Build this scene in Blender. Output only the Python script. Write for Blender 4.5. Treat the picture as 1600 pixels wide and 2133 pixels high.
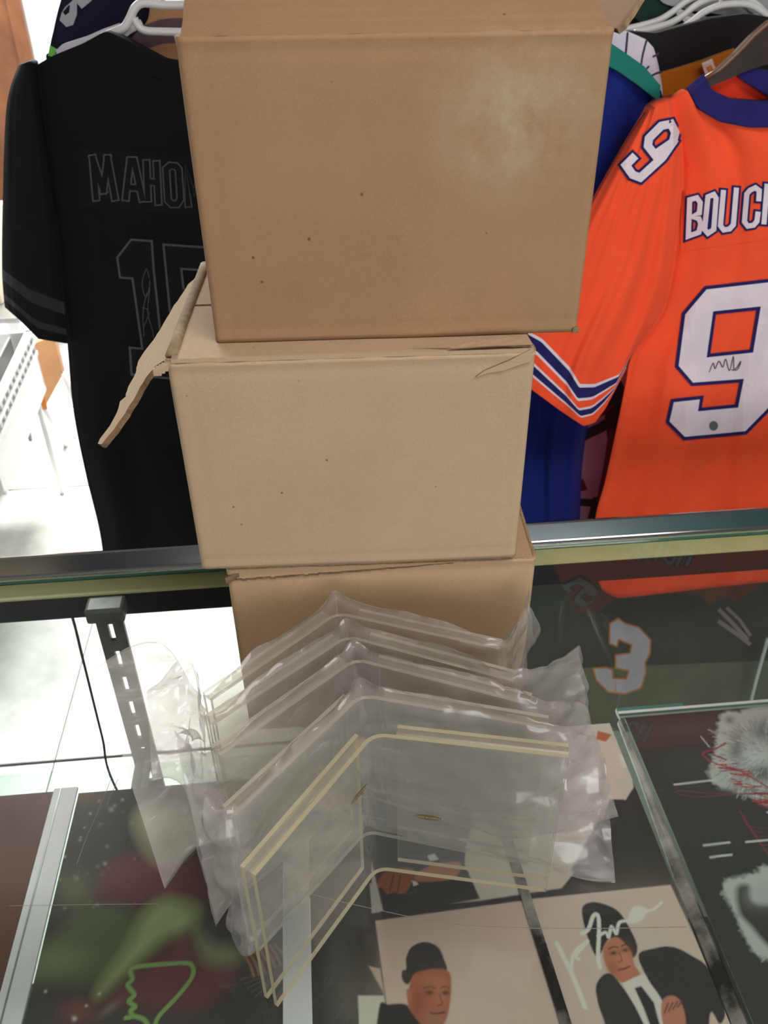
import bpy, bmesh, math, random
import numpy as np
from math import sin, cos, pi, radians, sqrt
from mathutils import Vector, Matrix, noise
from mathutils.bvhtree import BVHTree
from mathutils.geometry import tessellate_polygon

random.seed(7)
rng = np.random.default_rng(11)
for o in list(bpy.data.objects):
    bpy.data.objects.remove(o, do_unlink=True)
scene = bpy.context.scene
COL = scene.collection

# ------------------------------------------------------------------ camera
FPX, CX, CY = 1780.0, 800.0, 1066.5            # focal length in pixels of a 1600 x 2133 frame
CAM = np.array([0.0, 0.0, 1.64])
_y, _p, _r = radians(4.9), radians(35.0), radians(0.8)
FW = np.array([sin(_y) * cos(_p), cos(_y) * cos(_p), -sin(_p)])
_r0 = np.array([cos(_y), -sin(_y), 0.0]); _u0 = np.cross(_r0, FW)
RT = cos(_r) * _r0 - sin(_r) * _u0
UP = cos(_r) * _u0 + sin(_r) * _r0
cam_data = bpy.data.cameras.new('camera')
cam = bpy.data.objects.new('camera', cam_data); COL.objects.link(cam)
M = Matrix.Identity(4)
for i in range(3):
    M[i][0], M[i][1], M[i][2], M[i][3] = RT[i], UP[i], -FW[i], CAM[i]
cam.matrix_world = M
cam_data.sensor_fit = 'VERTICAL'; cam_data.sensor_height = 4.8
cam_data.lens = 4.8 * FPX / 2133.0
cam_data.clip_start = 0.02; cam_data.clip_end = 60
cam_data.dof.use_dof = True
cam_data.dof.focus_distance = 0.70
cam_data.dof.aperture_fstop = 1.8
scene.camera = cam

# ------------------------------------------------------------------ world, exposure
world = bpy.data.worlds.new('world'); scene.world = world
world.use_nodes = True
bgn = world.node_tree.nodes['Background']
bgn.inputs[0].default_value = (0.75, 0.82, 0.9, 1); bgn.inputs[1].default_value = 0.25
scene.view_settings.view_transform = 'Standard'
scene.view_settings.look = 'None'
scene.view_settings.exposure = 0.0
scene.view_settings.gamma = 1.0
scene.view_settings.use_curve_mapping = False
scene.cycles.max_bounces = 14
scene.cycles.transparent_max_bounces = 48
scene.cycles.diffuse_bounces = 4
scene.cycles.glossy_bounces = 4
scene.cycles.caustics_reflective = False
scene.cycles.caustics_refractive = False
scene.cycles.sample_clamp_indirect = 6
scene.cycles.use_denoising = True

# lamps of the shop's ceiling: (x, y, size_x, size_y, watts, colour)
CEIL_Z = 2.55
CEILING_LAMPS = [
    (-1.00, 3.45, 1.3, 1.0, 175, (1.0, 0.99, 0.96)),
    (0.55, -0.05, 1.2, 0.6, 14, (1.0, 0.93, 0.90)),
    (1.60, -1.20, 1.2, 0.6, 5, (0.95, 0.97, 1.0)),
]

# frontal fill light added in the wall behind the camera: centre, width, height, watts
FILL_WINDOW = (0.5, 1.55, 2.2, 1.3, 37, (0.97, 0.98, 1.0))

# ------------------------------------------------------------------ helpers
def ray(px, py):
    return FW + RT * ((px - CX) / FPX) - UP * ((py - CY) / FPX)
def onz(px, py, z):
    d = ray(px, py); return CAM + d * ((z - CAM[2]) / d[2])
def ony(px, py, y):
    d = ray(px, py); return CAM + d * (y / d[1])
def onplane(px, py, p0, n):
    d = ray(px, py); return CAM + d * (((np.array(p0) - CAM) @ n) / (d @ n))
def lin(c):
    return tuple(((v / 255) / 12.92 if v / 255 <= .04045 else ((v / 255 + .055) / 1.055) ** 2.4) for v in c)

def empty(name, loc=(0, 0, 0), rz=0.0):
    o = bpy.data.objects.new(name, None); COL.objects.link(o)
    o.location = loc; o.rotation_euler = (0, 0, rz); o.empty_display_size = .05
    return o
def tag(o, label=None, cat=None, group=None, kind=None):
    if label: o['label'] = label
    if cat: o['category'] = cat
    if group: o['group'] = group
    if kind: o['kind'] = kind
    return o
def meshobj(name, verts, faces, mats, parent=None, smooth=False, mi=None):
    me = bpy.data.meshes.new(name)
    me.from_pydata([tuple(map(float, v)) for v in verts], [], faces)
    for m in (mats if isinstance(mats, (list, tuple)) else [mats]): me.materials.append(m)
    if mi is not None: me.polygons.foreach_set('material_index', mi)
    if smooth: me.polygons.foreach_set('use_smooth', [True] * len(me.polygons))
    me.update()
    o = bpy.data.objects.new(name, me); COL.objects.link(o)
    if parent: o.parent = parent
    return o
def bmobj(name, bm, mats, parent=None, smooth=False):
    me = bpy.data.meshes.new(name); bm.normal_update(); bm.to_mesh(me); bm.free()
    for m in (mats if isinstance(mats, (list, tuple)) else [mats]): me.materials.append(m)
    if smooth: me.polygons.foreach_set('use_smooth', [True] * len(me.polygons))
    o = bpy.data.objects.new(name, me); COL.objects.link(o)
    if parent: o.parent = parent
    return o
def add_box(bm, lo, hi, bevel=0.0, mat=0):
    lo, hi = Vector(lo), Vector(hi)
    r = bmesh.ops.create_cube(bm, size=1.0)
    for v in r['verts']:
        v.co = Vector(((lo[i] + hi[i]) / 2 + v.co[i] * (hi[i] - lo[i]) for i in range(3)))
    fs = set(f for v in r['verts'] for f in v.link_faces)
    for f in fs: f.material_index = mat
    if bevel > 0:
        es = list(set(e for f in fs for e in f.edges))
        bmesh.ops.bevel(bm, geom=es, offset=bevel, segments=2, affect='EDGES', profile=.6)
def box(name, lo, hi, mat, parent=None, bevel=0.0):
    bm = bmesh.new(); add_box(bm, lo, hi, bevel); return bmobj(name, bm, mat, parent)
def tube_geo(pts, rad, n=10, closed=False, squash=1.0):
    P = [Vector(p) for p in pts]; V = []; Fc = []
    up = Vector((0, 0, 1)); N = len(P)
    for i, p in enumerate(P):
        a = P[(i - 1) % N] if (closed or i > 0) else p
        b = P[(i + 1) % N] if (closed or i < N - 1) else p
        t = (b - a).normalized() if (b - a).length > 1e-9 else Vector((0, 0, 1))
        s = t.cross(up)
        if s.length < 1e-3: s = t.cross(Vector((0, 1, 0)))
        s.normalize(); w = s.cross(t)
        r = rad[i] if isinstance(rad, (list, tuple)) else rad
        for k in range(n):
            an = 2 * pi * k / n
            V.append(p + s * cos(an) * r + w * sin(an) * r * squash)
    m = N if closed else N - 1
    for i in range(m):
        for k in range(n):
            a = i * n + k; b = i * n + (k + 1) % n
            c = ((i + 1) % N) * n + (k + 1) % n; d = ((i + 1) % N) * n + k
            Fc.append((a, b, c, d))
    if not closed:
        Fc.append(tuple(range(n - 1, -1, -1))); Fc.append(tuple((N - 1) * n + k for k in range(n)))
    return V, Fc
def tube(name, pts, rad, mat, parent=None, n=10, closed=False, squash=1.0):
    V, Fc = tube_geo(pts, rad, n, closed, squash)
    return meshobj(name, V, Fc, mat, parent, smooth=True)
def catmull(pts, per=8, closed=False):
    P = [np.array(p, float) for p in pts]; n = len(P); out = []
    for i in range(n if closed else n - 1):
        p0 = P[(i - 1) % n] if (closed or i > 0) else P[0]
        p1 = P[i]; p2 = P[(i + 1) % n]
        p3 = P[(i + 2) % n] if (closed or i + 2 < n) else P[-1]
        for k in range(per):
            t = k / per
            out.append(.5 * ((2 * p1) + (-p0 + p2) * t + (2 * p0 - 5 * p1 + 4 * p2 - p3) * t * t + (-p0 + 3 * p1 - 3 * p2 + p3) * t ** 3))
    if not closed: out.append(P[-1])
    return out

# ------------------------------------------------------------------ materials
def newmat(name):
    m = bpy.data.materials.new(name); m.use_nodes = True
    nt = m.node_tree; nt.nodes.clear()
    out = nt.nodes.new('ShaderNodeOutputMaterial')
    return m, nt, out
def N(nt, typ, **kw):
    n = nt.nodes.new(typ)
    for k, v in kw.items():
        if k.startswith('i_'):
            key = k[2:]; n.inputs[int(key) if key.isdigit() else key.replace('_', ' ')].default_value = v
        else: setattr(n, k, v)
    return n
def c4(c): return (c[0], c[1], c[2], 1)
def mixcol(nt, fac, a, b):
    m = N(nt, 'ShaderNodeMix', data_type='RGBA')
    for sock, val in ((m.inputs[0], fac), (m.inputs[6], a), (m.inputs[7], b)):
        if hasattr(val, 'is_output'): nt.links.new(val, sock)
        elif isinstance(val, (int, float)): sock.default_value = val
        else: sock.default_value = c4(val)
    return m.outputs[2]
def ramp(nt, src, p0, p1, v0=0.0, v1=1.0):
    r = N(nt, 'ShaderNodeMapRange'); nt.links.new(src, r.inputs[0])
    r.inputs[1].default_value = p0; r.inputs[2].default_value = p1
    r.inputs[3].default_value = v0; r.inputs[4].default_value = v1
    return r.outputs[0]
def coords(nt, scale=(1, 1, 1), kind='Object'):
    t = N(nt, 'ShaderNodeTexCoord'); mp = N(nt, 'ShaderNodeMapping')
    mp.inputs['Scale'].default_value = scale
    nt.links.new(t.outputs[kind], mp.inputs[0]); return mp.outputs[0]
def noise_t(nt, vec, scale, detail=3.0, rough=.55):
    n = N(nt, 'ShaderNodeTexNoise'); n.inputs['Scale'].default_value = scale
    n.inputs['Detail'].default_value = detail; n.inputs['Roughness'].default_value = rough
    nt.links.new(vec, n.inputs['Vector']); return n.outputs[0]
def bump(nt, h, strength, dist=.001):
    b = N(nt, 'ShaderNodeBump'); b.inputs['Strength'].default_value = strength; b.inputs['Distance'].default_value = dist
    nt.links.new(h, b.inputs['Height']); return b.outputs[0]

def plain(name, col, rough=.6, metal=0.0, var=.12, scale=20, bmp=0.0, bscale=200, spec=.5, sheen=0.0):
    m, nt, out = newmat(name)
    p = N(nt, 'ShaderNodeBsdfPrincipled'); p.inputs['Roughness'].default_value = rough
    p.inputs['Metallic'].default_value = metal; p.inputs['Specular IOR Level'].default_value = spec
    v = coords(nt); n = noise_t(nt, v, scale)
    lo = tuple(max(0, x * (1 - var)) for x in col); hi = tuple(min(1, x * (1 + var)) for x in col)
    nt.links.new(mixcol(nt, ramp(nt, n, .3, .7), lo, hi), p.inputs['Base Color'])
    if bmp: nt.links.new(bump(nt, noise_t(nt, v, bscale, 2), bmp), p.inputs['Normal'])
    nt.links.new(p.outputs[0], out.inputs[0]); return m
def fabric(name, col, rough=.85, var=.08, weave=900, bmp=.25, sheen=.15):
    m, nt, out = newmat(name)
    p = N(nt, 'ShaderNodeBsdfPrincipled'); p.inputs['Roughness'].default_value = rough
    p.inputs['Specular IOR Level'].default_value = .2
    if 'Sheen Weight' in p.inputs: p.inputs['Sheen Weight'].default_value = sheen
    v = coords(nt); n = noise_t(nt, v, 14, 4)
    lo = tuple(max(0, x * (1 - var)) for x in col); hi = tuple(min(1, x * (1 + var)) for x in col)
    w = N(nt, 'ShaderNodeTexVoronoi'); w.inputs['Scale'].default_value = weave; nt.links.new(v, w.inputs['Vector'])
    nt.links.new(mixcol(nt, ramp(nt, n, .3, .7), lo, hi), p.inputs['Base Color'])
    nt.links.new(bump(nt, w.outputs[0], bmp, .0006), p.inputs['Normal'])
    nt.links.new(p.outputs[0], out.inputs[0]); return m
def cardboard(name, col, stain=None, dark=.82):
    """kraft board: mottled, fibrous, small dark specks; optional pale scuff at an object-space point"""
    m, nt, out = newmat(name)
    p = N(nt, 'ShaderNodeBsdfPrincipled'); p.inputs['Roughness'].default_value = .78; p.inputs['Specular IOR Level'].default_value = .25
    v = coords(nt); big = noise_t(nt, v, 5, 5, .6)
    fib = noise_t(nt, coords(nt, (60, 60, 420)), 6, 3, .7)
    a = tuple(x * dark for x in col); b = tuple(min(1, x * 1.08) for x in col)
    c = mixcol(nt, ramp(nt, big, .3, .72), a, b)
    c = mixcol(nt, ramp(nt, fib, .35, .7, 0, .30), c, tuple(x * .72 for x in col))
    grain = noise_t(nt, v, 700, 1)
    c = mixcol(nt, ramp(nt, grain, .45, .75, 0, .28), c, tuple(min(1, x * 1.25) for x in col))
    vo = N(nt, 'ShaderNodeTexVoronoi'); vo.inputs['Scale'].default_value = 62; nt.links.new(v, vo.inputs['Vector'])
    sel = N(nt, 'ShaderNodeMath', operation='GREATER_THAN'); nt.links.new(vo.outputs['Color'], sel.inputs[0]); sel.inputs[1].default_value = .78
    sp = ramp(nt, vo.outputs['Distance'], .05, .085, .9, 0)
    mul = N(nt, 'ShaderNodeMath', operation='MULTIPLY'); nt.links.new(sp, mul.inputs[0]); nt.links.new(sel.outputs[0], mul.inputs[1])
    c = mixcol(nt, mul.outputs[0], c, tuple(x * .3 for x in col))
    if stain:
        tc = N(nt, 'ShaderNodeTexCoord'); d = N(nt, 'ShaderNodeVectorMath', operation='DISTANCE')
        nt.links.new(tc.outputs['Object'], d.inputs[0]); d.inputs[1].default_value = stain[0]
        g = ramp(nt, d.outputs['Value'], stain[1] * .1, stain[1], 1, 0)
        nn = noise_t(nt, v, 22, 6, .7)
        mm = N(nt, 'ShaderNodeMath', operation='MULTIPLY'); nt.links.new(g, mm.inputs[0]); nt.links.new(ramp(nt, nn, .38, .68, 0, stain[3]), mm.inputs[1])
        c = mixcol(nt, mm.outputs[0], c, stain[2])
    nt.links.new(c, p.inputs['Base Color'])
    nt.links.new(bump(nt, fib, .25, .0006), p.inputs['Normal'])
    nt.links.new(p.outputs[0], out.inputs[0]); return m
def schlick(nt, f0, power=5.0, top=1.0, normal=None):
    lw = N(nt, 'ShaderNodeLayerWeight'); lw.inputs['Blend'].default_value = .5
    if normal is not None: nt.links.new(normal, lw.inputs['Normal'])
    pw = N(nt, 'ShaderNodeMath', operation='POWER'); nt.links.new(lw.outputs['Facing'], pw.inputs[0]); pw.inputs[1].default_value = power
    return ramp(nt, pw.outputs[0], 0, 1, f0, top)
def clear(name, tint=(1, 1, 1), f0=.05, power=5.0, top=1.0, rough=0.0, haze=0.0, hazecol=(.9, .9, .9), bmp=0, bscale=60, trans=0.0):
    """thin clear sheet: straight-through transmission, Schlick reflection, a little milky haze"""
    m, nt, out = newmat(name)
    tr = N(nt, 'ShaderNodeBsdfTransparent'); tr.inputs[0].default_value = c4(tint)
    gl = N(nt, 'ShaderNodeBsdfGlossy'); gl.inputs['Roughness'].default_value = rough; gl.inputs[0].default_value = (1, 1, 1, 1)
    nrm = None
    if bmp:
        nrm = bump(nt, noise_t(nt, coords(nt), bscale, 3), bmp, .002)
        nt.links.new(nrm, gl.inputs['Normal'])
    sh = tr.outputs[0]
    if haze > 0:
        df = N(nt, 'ShaderNodeBsdfDiffuse'); df.inputs[0].default_value = c4(hazecol)
        hz = df.outputs[0]
        if trans > 0:
            tl = N(nt, 'ShaderNodeBsdfTranslucent'); tl.inputs[0].default_value = c4(hazecol)
            mt = N(nt, 'ShaderNodeMixShader'); mt.inputs[0].default_value = trans
            nt.links.new(hz, mt.inputs[1]); nt.links.new(tl.outputs[0], mt.inputs[2]); hz = mt.outputs[0]
        mx = N(nt, 'ShaderNodeMixShader'); mx.inputs[0].default_value = haze
        nt.links.new(sh, mx.inputs[1]); nt.links.new(hz, mx.inputs[2]); sh = mx.outputs[0]
    ms = N(nt, 'ShaderNodeMixShader'); nt.links.new(schlick(nt, f0, power, top, nrm), ms.inputs[0])
    nt.links.new(sh, ms.inputs[1]); nt.links.new(gl.outputs[0], ms.inputs[2])
    nt.links.new(ms.outputs[0], out.inputs[0]); return m
def filmmat():
    m, nt, out = newmat('polythene_film')
    uv = N(nt, 'ShaderNodeTexCoord').outputs['UV']
    def st(sx, sy, sc, d=3):
        mp = N(nt, 'ShaderNodeMapping'); mp.inputs['Scale'].default_value = (sx, sy, 1); nt.links.new(uv, mp.inputs[0])
        return noise_t(nt, mp.outputs[0], sc, d, .6)
    wide, fine = st(6, 16, 1.6), st(8, 42, 2.0, 4)
    hz = ramp(nt, wide, .35, .72, .15, .25); ln = ramp(nt, fine, .60, .74, 0, .20)
    ad = N(nt, 'ShaderNodeMath', operation='ADD'); nt.links.new(hz, ad.inputs[0]); nt.links.new(ln, ad.inputs[1])
    bh = N(nt, 'ShaderNodeMath', operation='ADD'); nt.links.new(wide, bh.inputs[0]); nt.links.new(fine, bh.inputs[1])
    nrm = bump(nt, wide, .30, .003)
    tr = N(nt, 'ShaderNodeBsdfTransparent'); tr.inputs[0].default_value = (.94, .935, .93, 1)
    df = N(nt, 'ShaderNodeBsdfDiffuse'); df.inputs[0].default_value = (.84, .795, .755, 1)
    tl = N(nt, 'ShaderNodeBsdfTranslucent'); tl.inputs[0].default_value = (.84, .795, .755, 1)
    mt = N(nt, 'ShaderNodeMixShader'); mt.inputs[0].default_value = .4; nt.links.new(df.outputs[0], mt.inputs[1]); nt.links.new(tl.outputs[0], mt.inputs[2])
    mx = N(nt, 'ShaderNodeMixShader'); nt.links.new(ad.outputs[0], mx.inputs[0]); nt.links.new(tr.outputs[0], mx.inputs[1]); nt.links.new(mt.outputs[0], mx.inputs[2])
    gl = N(nt, 'ShaderNodeBsdfGlossy'); gl.inputs['Roughness'].default_value = .20; nt.links.new(nrm, gl.inputs['Normal'])
    ms = N(nt, 'ShaderNodeMixShader'); nt.links.new(schlick(nt, .045, 3.5, .5, nrm), ms.inputs[0])
    nt.links.new(mx.outputs[0], ms.inputs[1]); nt.links.new(gl.outputs[0], ms.inputs[2])
    nt.links.new(ms.outputs[0], out.inputs[0]); return m
def marbled(name, a, b, scale, rough=.3):
    m, nt, out = newmat(name)
    p = N(nt, 'ShaderNodeBsdfPrincipled'); p.inputs['Roughness'].default_value = rough
    v = coords(nt); n = noise_t(nt, v, scale, 6, .65)
    nt.links.new(mixcol(nt, ramp(nt, n, .36, .62), a, b), p.inputs['Base Color'])
    nt.links.new(p.outputs[0], out.inputs[0]); return m
def printmat(name, rough=.35):
    m, nt, out = newmat(name)
    p = N(nt, 'ShaderNodeBsdfPrincipled'); p.inputs['Roughness'].default_value = rough; p.inputs['Specular IOR Level'].default_value = .3
    a = N(nt, 'ShaderNodeVertexColor'); a.layer_name = 'Col'
    g = noise_t(nt, coords(nt), 900, 1)
    nt.links.new(mixcol(nt, ramp(nt, g, .3, .75, 0, .10), a.outputs[0], (.35, .33, .30)), p.inputs['Base Color'])
    nt.links.new(p.outputs[0], out.inputs[0]); return m
def lampmat(name, strength, col):
    m, nt, out = newmat(name); e = N(nt, 'ShaderNodeEmission'); e.inputs[0].default_value = c4(col); e.inputs[1].default_value = strength
    nt.links.new(e.outputs[0], out.inputs[0]); return m

MT = dict(
    box_top=cardboard('kraft_board_brown', lin((152, 119, 86)), ((.214, 0.0, .152), .070, lin((166, 156, 130)), .8)),
    box_mid=cardboard('kraft_board_tan', lin((176, 152, 121)), dark=.9),
    box_low=cardboard('kraft_board_sand', lin((184, 154, 119))),
    board_edge=plain('torn_board_edge', lin((120, 98, 70)), .9, var=.35, scale=160),
    torn_dark=plain('torn_board_shadow', lin((104, 82, 56)), .95, var=.4, scale=220),  # darker brown for the torn edge of the left flap
    crease=plain('worn_crease', lin((140, 122, 92)), .85, var=.25, scale=120),  # shade along the flap hinge put into a darker board colour
    board_core=plain('fluted_board_edge', lin((150, 124, 90)), .9, var=.3, scale=300),
    floor_tile=marbled('white_marbled_tile', (.62, .63, .60), (.86, .87, .84), 5),
    grout=plain('dark_grout', (.03, .03, .03), .9),
    wall=plain('white_wall_paint', (.80, .80, .78), .8, var=.03, bmp=.1),
    wall_dim=plain('grey_wall_paint', (.34, .40, .40), .8, var=.06, bmp=.1),
    wall_teal=plain('teal_wall_paint', (.09, .38, .38), .7, var=.25, scale=3),
    wall_beige=plain('beige_wall_paint', (.80, .68, .54), .7, var=.1),
    wall_navy=plain('navy_wall_paint', (.045, .045, .08), .7, var=.3, scale=4),
    ceiling=plain('ceiling_board', (.13, .13, .13), .9, var=.05, bmp=.2),
    wood=plain('orange_wood', lin((84, 50, 28)), .45, var=.25, scale=9),
    glass_top=clear('counter_glass', (.93, .965, .945), .026, haze=.022, hazecol=(.62, .62, .58)),
    glass_side=clear('counter_glass_lower_face', (.98, .99, .985), 0.0, 5, 0.0),
    glass_edge=plain('green_glass_edge', (.05, .22, .17), .15),
    shelf_glass=clear('shelf_glass', (.86, .93, .89), .05),
    chrome=plain('brushed_rail_metal', (.66, .67, .67), .13, 1.0, var=.10, scale=5),
    lip=plain('bright_rail_lip', (.85, .86, .84), .12, 1.0, var=.03),
    yellow=plain('pale_yellow_strip', lin((200, 198, 140)), .5, var=.05),
    black_metal=plain('black_frame_metal', (.008, .012, .011), .55, 0.0, var=.2, spec=.2),
    dark_steel=plain('dark_upright_steel', (.115, .115, .108), .38, .4, var=.3, scale=30),
    acrylic=clear('clear_acrylic', (.985, .985, .975), .022, 5, .35, haze=.03, hazecol=(.80, .80, .76)),
    acrylic_edge=clear('acrylic_cut_edge', (.9, .88, .74), .05, haze=.75, hazecol=lin((224, 216, 180)), trans=.4),
    acrylic_edge_white=clear('acrylic_cut_edge_white', (.9, .9, .88), .05, haze=.65, hazecol=lin((222, 220, 210)), trans=.4),
    acrylic_joint=clear('acrylic_joint', (.93, .925, .89), .03, 5, .25, rough=.3, haze=.22, hazecol=lin((215, 210, 190)), trans=.4),
    film=filmmat(),
    label_gold=plain('bronze_label', lin((96, 88, 56)), .5),
    label_ink=plain('label_ink', lin((190, 182, 140)), .6),
    black_cloth=fabric('black_jersey_cloth', (.0048, .0048, .005), sheen=.0),
    black_patch=fabric('black_twill', (.0062, .0064, .0075), sheen=.0),
    charcoal=fabric('charcoal_cloth', (.022, .023, .026)),
    grey_thread=fabric('grey_thread', (.085, .087, .094)),
    grey_ink=plain('grey_ink', (.07, .07, .075), .6),
    orange=fabric('orange_jersey_cloth', lin((252, 86, 48)), sheen=.05),
    orange_in=fabric('orange_lining', lin((225, 60, 34)), sheen=.03),
    navy=fabric('navy_twill', lin((34, 32, 92)), sheen=.03),
    white_twill=fabric('white_twill', lin((226, 214, 222))),
    blue=fabric('royal_blue_cloth', lin((22, 34, 112)), sheen=.03),
    teal=fabric('teal_cloth', lin((30, 120, 104))),
    pin_white=fabric('white_pinstripe_cloth', lin((220, 216, 226))),
    pin_dark=fabric('dark_pinstripe', lin((70, 68, 82))),
    mustard=fabric('mustard_cloth', lin((180, 104, 20))),
    dark_cloth=fabric('near_black_cloth', (.012, .012, .011)),
    dark_green=fabric('dark_green_cloth', lin((28, 48, 42))),
    deep_navy=fabric('deep_navy_cloth', lin((16, 18, 36))),
    silver_twill=fabric('silver_twill', lin((160, 162, 165))),
    lime=fabric('lime_cloth', lin((120, 200, 90))),
    mauve=fabric('mauve_cloth', lin((98, 78, 88))),
    tan_cloth=fabric('tan_cloth', lin((176, 130, 92))),
    grey_pink=fabric('dusty_pink_cloth', lin((150, 128, 136))),
    pale_grey_pink=fabric('pale_grey_pink_twill', lin((190, 176, 184))),
    maroon=fabric('maroon_cloth', lin((80, 22, 26))),
    olive=fabric('dark_olive_cloth', lin((66, 68, 60))),
    olive_lt=fabric('olive_cloth', lin((104, 104, 86))),
    white_plastic=plain('white_plastic', (.78, .78, .77), .35, var=.02),
    brown_wood=plain('dark_brown_wood', lin((46, 30, 20)), .35, var=.3),
    red_brown_wood=plain('varnished_wood_edge', lin((120, 84, 66)), .35, var=.2),
    paper_tag=plain('paper_tag', lin((210, 196, 188)), .7),
    orange_ink=plain('orange_ink', lin((200, 120, 60)), .7),
    white_board=plain('white_mat_board', lin((214, 214, 214)), .6, var=.03),
    print=printmat('photo_print'),
    black_ink=plain('black_ink', (.02, .02, .02), .5),
    bevel=marbled('polished_bevel', lin((22, 22, 20)), lin((176, 170, 164)), 9, .15),  # mottle stands for reflections, painted into the base colour
    bevel2=marbled('polished_strip', lin((12, 12, 11)), lin((176, 172, 162)), 8, .15),  # pale patches are reflections painted onto a dark strip
    scratch=plain('scratch_line', (.20, .20, .17), .5),
    cable=plain('black_cable', (.012, .012, .012), .5),
    steel=plain('grey_steel', (.35, .35, .35), .4, .8),
    cream_cloth=plain('cream_panel', lin((226, 214, 190)), .8),
)

# ================================================================== the room
def struct(o): o['kind'] = 'structure'; return o
G = 0.97                                        # top of the counter glass
XL, XR, YB, YF = -3.2, 3.2, 4.9, -2.6
floor = struct(box('floor', (XL, YF, -.05), (XR, YB, -.004), MT['grout']))
T, J, JX = .61, .0045, .0012
tile_me = None
for i in range(-5, 5):
    for k in range(-1, 6):
        x0 = -.674 + i * T; y0 = 1.392 + k * T
        x1, y1 = min(x0 + T, XR), min(y0 + T, YB)
        x0 = max(x0, XL)
        if x1 - x0 < .05 or y1 - y0 < .05: continue
        if abs((x1 - x0) - T) < 1e-6 and abs((y1 - y0) - T) < 1e-6:
            if tile_me is None:
                o = box('tile', (JX, J, -.006), (T - JX, T - J, 0), MT['floor_tile'], floor, .001); tile_me = o.data
            else:
                o = bpy.data.objects.new('tile', tile_me); COL.objects.link(o); o.parent = floor
            o.location = (x0, y0, 0)
        else:
            box('tile', (x0 + JX, y0 + J, -.006), (x1 - JX, y1 - J, 0), MT['floor_tile'], floor, .001)
struct(box('wall_back', (XL, YB, 0), (XR, YB + .1, CEIL_Z), MT['wall']))
struct(box('wall_left', (XL - .1, YF, 0), (XL, YB, CEIL_Z), MT['wall']))
struct(box('wall_right', (XR, YF, 0), (XR + .1, YB, CEIL_Z), MT['wall_dim']))
wf = struct(box('wall_front', (XL, YF - .1, 0), (XR, YF - .02, CEIL_Z), MT['wall_dim']))
for xa, xb, mm in ((XL, -1.5, 'wall_beige'), (-1.495, -.2, 'wall_navy'), (-.195, XR, 'wall_teal')): box('wall_panel', (xa, YF - .02, 0), (xb, YF, CEIL_Z), MT[mm], wf)
struct(box('ceiling', (XL, YF, CEIL_Z), (XR, YB, CEIL_Z + .1), MT['ceiling']))
struct(box('baseboard_back', (XL, YB - .015, 0), (XR, YB, .09), MT['white_plastic']))
wn = empty('window_1', (FILL_WINDOW[0], YF, FILL_WINDOW[1])); wn['kind'] = 'structure'  # unseen opening, added only to carry the frontal fill
ww, wh = FILL_WINDOW[2] / 2, FILL_WINDOW[3] / 2
for lo_, hi_ in (((-ww - .06, 0, -wh - .06), (ww + .06, .05, -wh)), ((-ww - .06, 0, wh), (ww + .06, .05, wh + .06)), ((-ww - .06, 0, -wh), (-ww, .05, wh)), ((ww, 0, -wh), (ww + .06, .05, wh)), ((-.02, 0, -wh), (.02, .04, wh))):
    box('window_frame', lo_, hi_, MT['white_plastic'], wn, .003)
box('pane', (-ww, .004, -wh), (ww, .012, wh), lampmat('daylit_pane', 2.2, FILL_WINDOW[5]), wn)  # glowing sheet belonging to the added fill
wl_ = bpy.data.lights.new('window_daylight', 'AREA'); wl_.shape = 'RECTANGLE'; wl_.size = FILL_WINDOW[2]; wl_.size_y = FILL_WINDOW[3]; wl_.energy = FILL_WINDOW[4]; wl_.color = FILL_WINDOW[5]  # area lamp added to brighten the fronts of things
wo_ = bpy.data.objects.new('window_daylight', wl_); COL.objects.link(wo_); wo_.parent = wn; wo_.location = (0, .07, 0); wo_.rotation_euler = (pi / 2, 0, 0)
# orange wooden door jamb in the left back
p = ony(0, 0, 4.4)
dj = empty('trim_1', (0, 0, 0)); dj['kind'] = 'structure'
xr = ony(22, 0, 4.4)[0]
box('jamb', (xr - .55, 4.40, 0), (xr, 4.50, 2.3), MT['wood'], dj, .004)
box('casing', (xr - .012, 4.36, 0), (xr + .05, 4.40, 2.3), MT['wood'], dj, .006)

for li, (lx, ly, sx, sy, w, colr) in enumerate(CEILING_LAMPS):
    o = empty('ceiling_light', (lx, ly, CEIL_Z))
    tag(o, ['square ceiling light panel over the white floor behind the jerseys',
            'long warm ceiling light panel above the front of the counter',
            'long cool ceiling light panel above the right end of the counter'][li], 'light')
    bm = bmesh.new()
    for a in (((-sx/2-.03, -sy/2-.03, -.05), (sx/2+.03, -sy/2, 0)), ((-sx/2-.03, sy/2, -.05), (sx/2+.03, sy/2+.03, 0)),
              ((-sx/2-.03, -sy/2, -.05), (-sx/2, sy/2, 0)), ((sx/2, -sy/2, -.05), (sx/2+.03, sy/2, 0))):
        add_box(bm, *a)
    bmobj('frame', bm, MT['white_plastic'], o)
    box('diffuser', (-sx/2, -sy/2, -.03), (sx/2, sy/2, -.022), lampmat('lamp_diffuser', w / (sx * sy * pi * 3), colr), o)
    ld = bpy.data.lights.new('panel_light', 'AREA'); ld.shape = 'RECTANGLE'; ld.size = sx; ld.size_y = sy
    ld.energy = w; ld.color = colr
    lo = bpy.data.objects.new('panel_light', ld); COL.objects.link(lo); lo.parent = o; lo.location = (0, 0, -.055)

# ================================================================== the display case
case = empty('display_case', (0.1, .56, 0))
tag(case, 'glass-topped display case with a metal back rail and pale yellow strip', 'display case')
def cpart(o):
    o.parent = case; o.location = -Vector(case.location) + Vector(o.location); return o
CXL, CXR, CYF, CYB = -1.25, 1.65, .20, .858
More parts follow.
